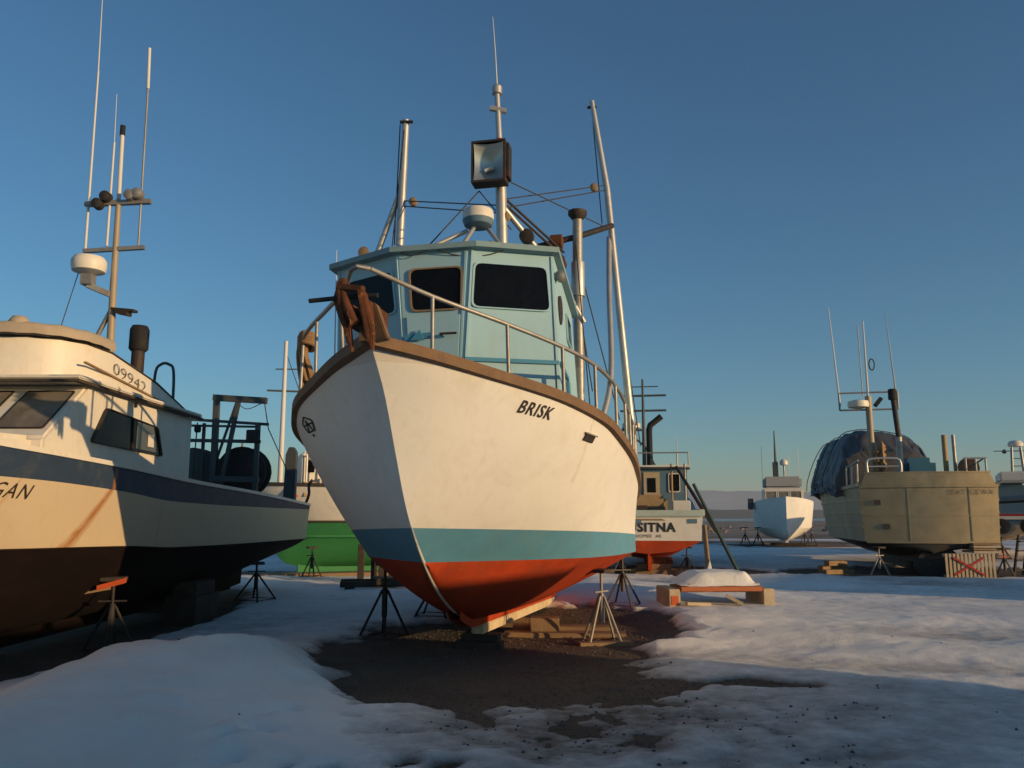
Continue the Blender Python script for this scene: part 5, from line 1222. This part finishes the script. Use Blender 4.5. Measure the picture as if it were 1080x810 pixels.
for z in (3.6, 3.9, 4.2): tb(RB, 'tower_rung', [(-1.35, 7.8, z), (-.95, 7.8, z)], .02, galv, 6)
tb(RB, 'tower_arm', [(-1.65, 7.8, 4.2), (-.35, 7.8, 4.22)], .02, galv, 6); MB().lathe([(.1, 4.36), (.26, 4.38), (.28, 4.5), (.2, 4.6), (.05, 4.63)], (-1.15, 7.8, 0)).build('radar', radome, RB, smooth=40)
for x in (-.75, -1.55): MB().lathe([(.03, -.08), (.09, 0), (.03, .08)], (x, 7.7, 4.2), 'y', 10).build('deck_lamp', dark_steel, RB)
TS = empty('step_ladder', (14.35, 23.6, SNOWZ(14.35, 23.6)), R(15), 'dark timber step ladder standing at the right edge of the snow', 'ladder')
for sx in (-.16, .16): MB().beam((sx - .25, 0, -.03), (sx + .15, .1, 1.1), .06, .05).build('rail', timber_dark, TS)
for k in range(4): MB().beam((-.38 + .1 * k, .02, .15 + .26 * k), (.06 + .1 * k, .02, .15 + .26 * k), .10, .035).build('step', timber_dark, TS)
jack_stand(18.3, 31.4, .85, dark_steel, 'dark jack stand under the boat at the right edge', spread=.36)

# ------------------------------------------------------------------ shore clutter far off
mb = MB()
for i in range(420):
    y = rng.uniform(84, 120); x = rng.uniform(-.75, .75) * y; r = rng.uniform(.10, .32); z = float(ground_h(np.array(x), np.array(y)))
    k = rng.uniform(.6, 1.3, 8); p = [(x + r * 1.4 * k[j] * math.cos(j * 1.047), y + r * k[j] * math.sin(j * 1.047), z - .1) for j in range(6)] + [(x + r * .9 * k[j] * math.cos(j * 1.047 + .4), y + r * .7 * math.sin(j * 1.047 + .4), z + r * k[6]) for j in range(6)]
    mb.add(p, [(j, (j + 1) % 6, 6 + (j + 1) % 6, 6 + j) for j in range(6)] + [(6, 7, 8, 9, 10, 11)])
tag(mb.build('shore_rocks', paint('shore_rock', (0.30, 0.24, 0.18), 0.9, var=0.8, scale=0.6, dark=0.3), recalc=False), 'brown boulders and driftwood strewn along the far shore', 'rocks', kind='stuff')

# ------------------------------------------------------------------ unseen containers added behind the viewer and off right to shade the snow
def container(x, y, rz, L_, label):
    t = empty('shade_container', (x, y, 0), rz, label, 'container', 'unseen containers added to cast shade')
    mb = MB(); n_ = int(L_ / .14)
    for sy in (-1.2, 1.2):
        rows = [[], []]
        for k in range(n_ + 1):
            off = .03 if (k // 2) % 2 else 0
            xx = -L_ / 2 + L_ * k / n_
            rows[0].append((xx, sy - math.copysign(off, sy), .16)); rows[1].append((xx, sy - math.copysign(off, sy), 2.5))
        mb.grid(rows)
    mb.build('side_panel', steel_box, t)
    MB().bx(-L_ / 2, L_ / 2, -1.21, 1.21, 2.5, 2.6).build('roof', steel_box, t); MB().bx(-L_ / 2, L_ / 2, -1.21, 1.21, .02, .16).build('floor_frame', dark_steel, t)
    for sx in (-1, 1):
        for sy in (-1.2, 1.2): MB().bx(sx * L_ / 2 - .06, sx * L_ / 2 + .06, sy - .06, sy + .06, .0, 2.62).build('corner_post', steel_box, t)
        d_ = MB().bx(sx * L_ / 2 - .03, sx * L_ / 2 + .03, -1.14, 1.14, .16, 2.5).build('door', steel_box, t)
        for yy in (-.6, -.2, .2, .6): MB().tube([(sx * (L_ / 2 + .05), yy, .3), (sx * (L_ / 2 + .05), yy, 2.4)], .02, 6).build('lock_rod', galv, d_)
    return t
ang = math.atan2(0.861, 0.509)
container(10.1, -2.55, ang, 12.2, 'long unseen rust-brown container added behind the viewer to shade the foreground')
container(25.2, 10.3, ang, 6.1, 'short unseen rust-brown container added off to the right to shade the snow')

# ------------------------------------------------------------------ the air over the bay
hm = bpy.data.materials.new('haze'); hm.use_nodes = True
hn = hm.node_tree
for n_ in list(hn.nodes):
    if n_.type == 'BSDF_PRINCIPLED': hn.nodes.remove(n_)
pv = hn.nodes.new('ShaderNodeVolumePrincipled')
pv.inputs['Color'].default_value = (0.80, 0.88, 1.0, 1)
pv.inputs['Density'].default_value = 2.3e-4
pv.inputs['Anisotropy'].default_value = 0.0
hn.links.new(pv.outputs[0], hn.nodes['Material Output'].inputs['Volume'])
hz = MB().bx(-4500, 4500, -500, 3400, -5, 125).build('haze', hm)
tag(hz, kind='stuff'); hz['label'] = 'thin cold haze over the yard and the bay'; hz['category'] = 'haze'
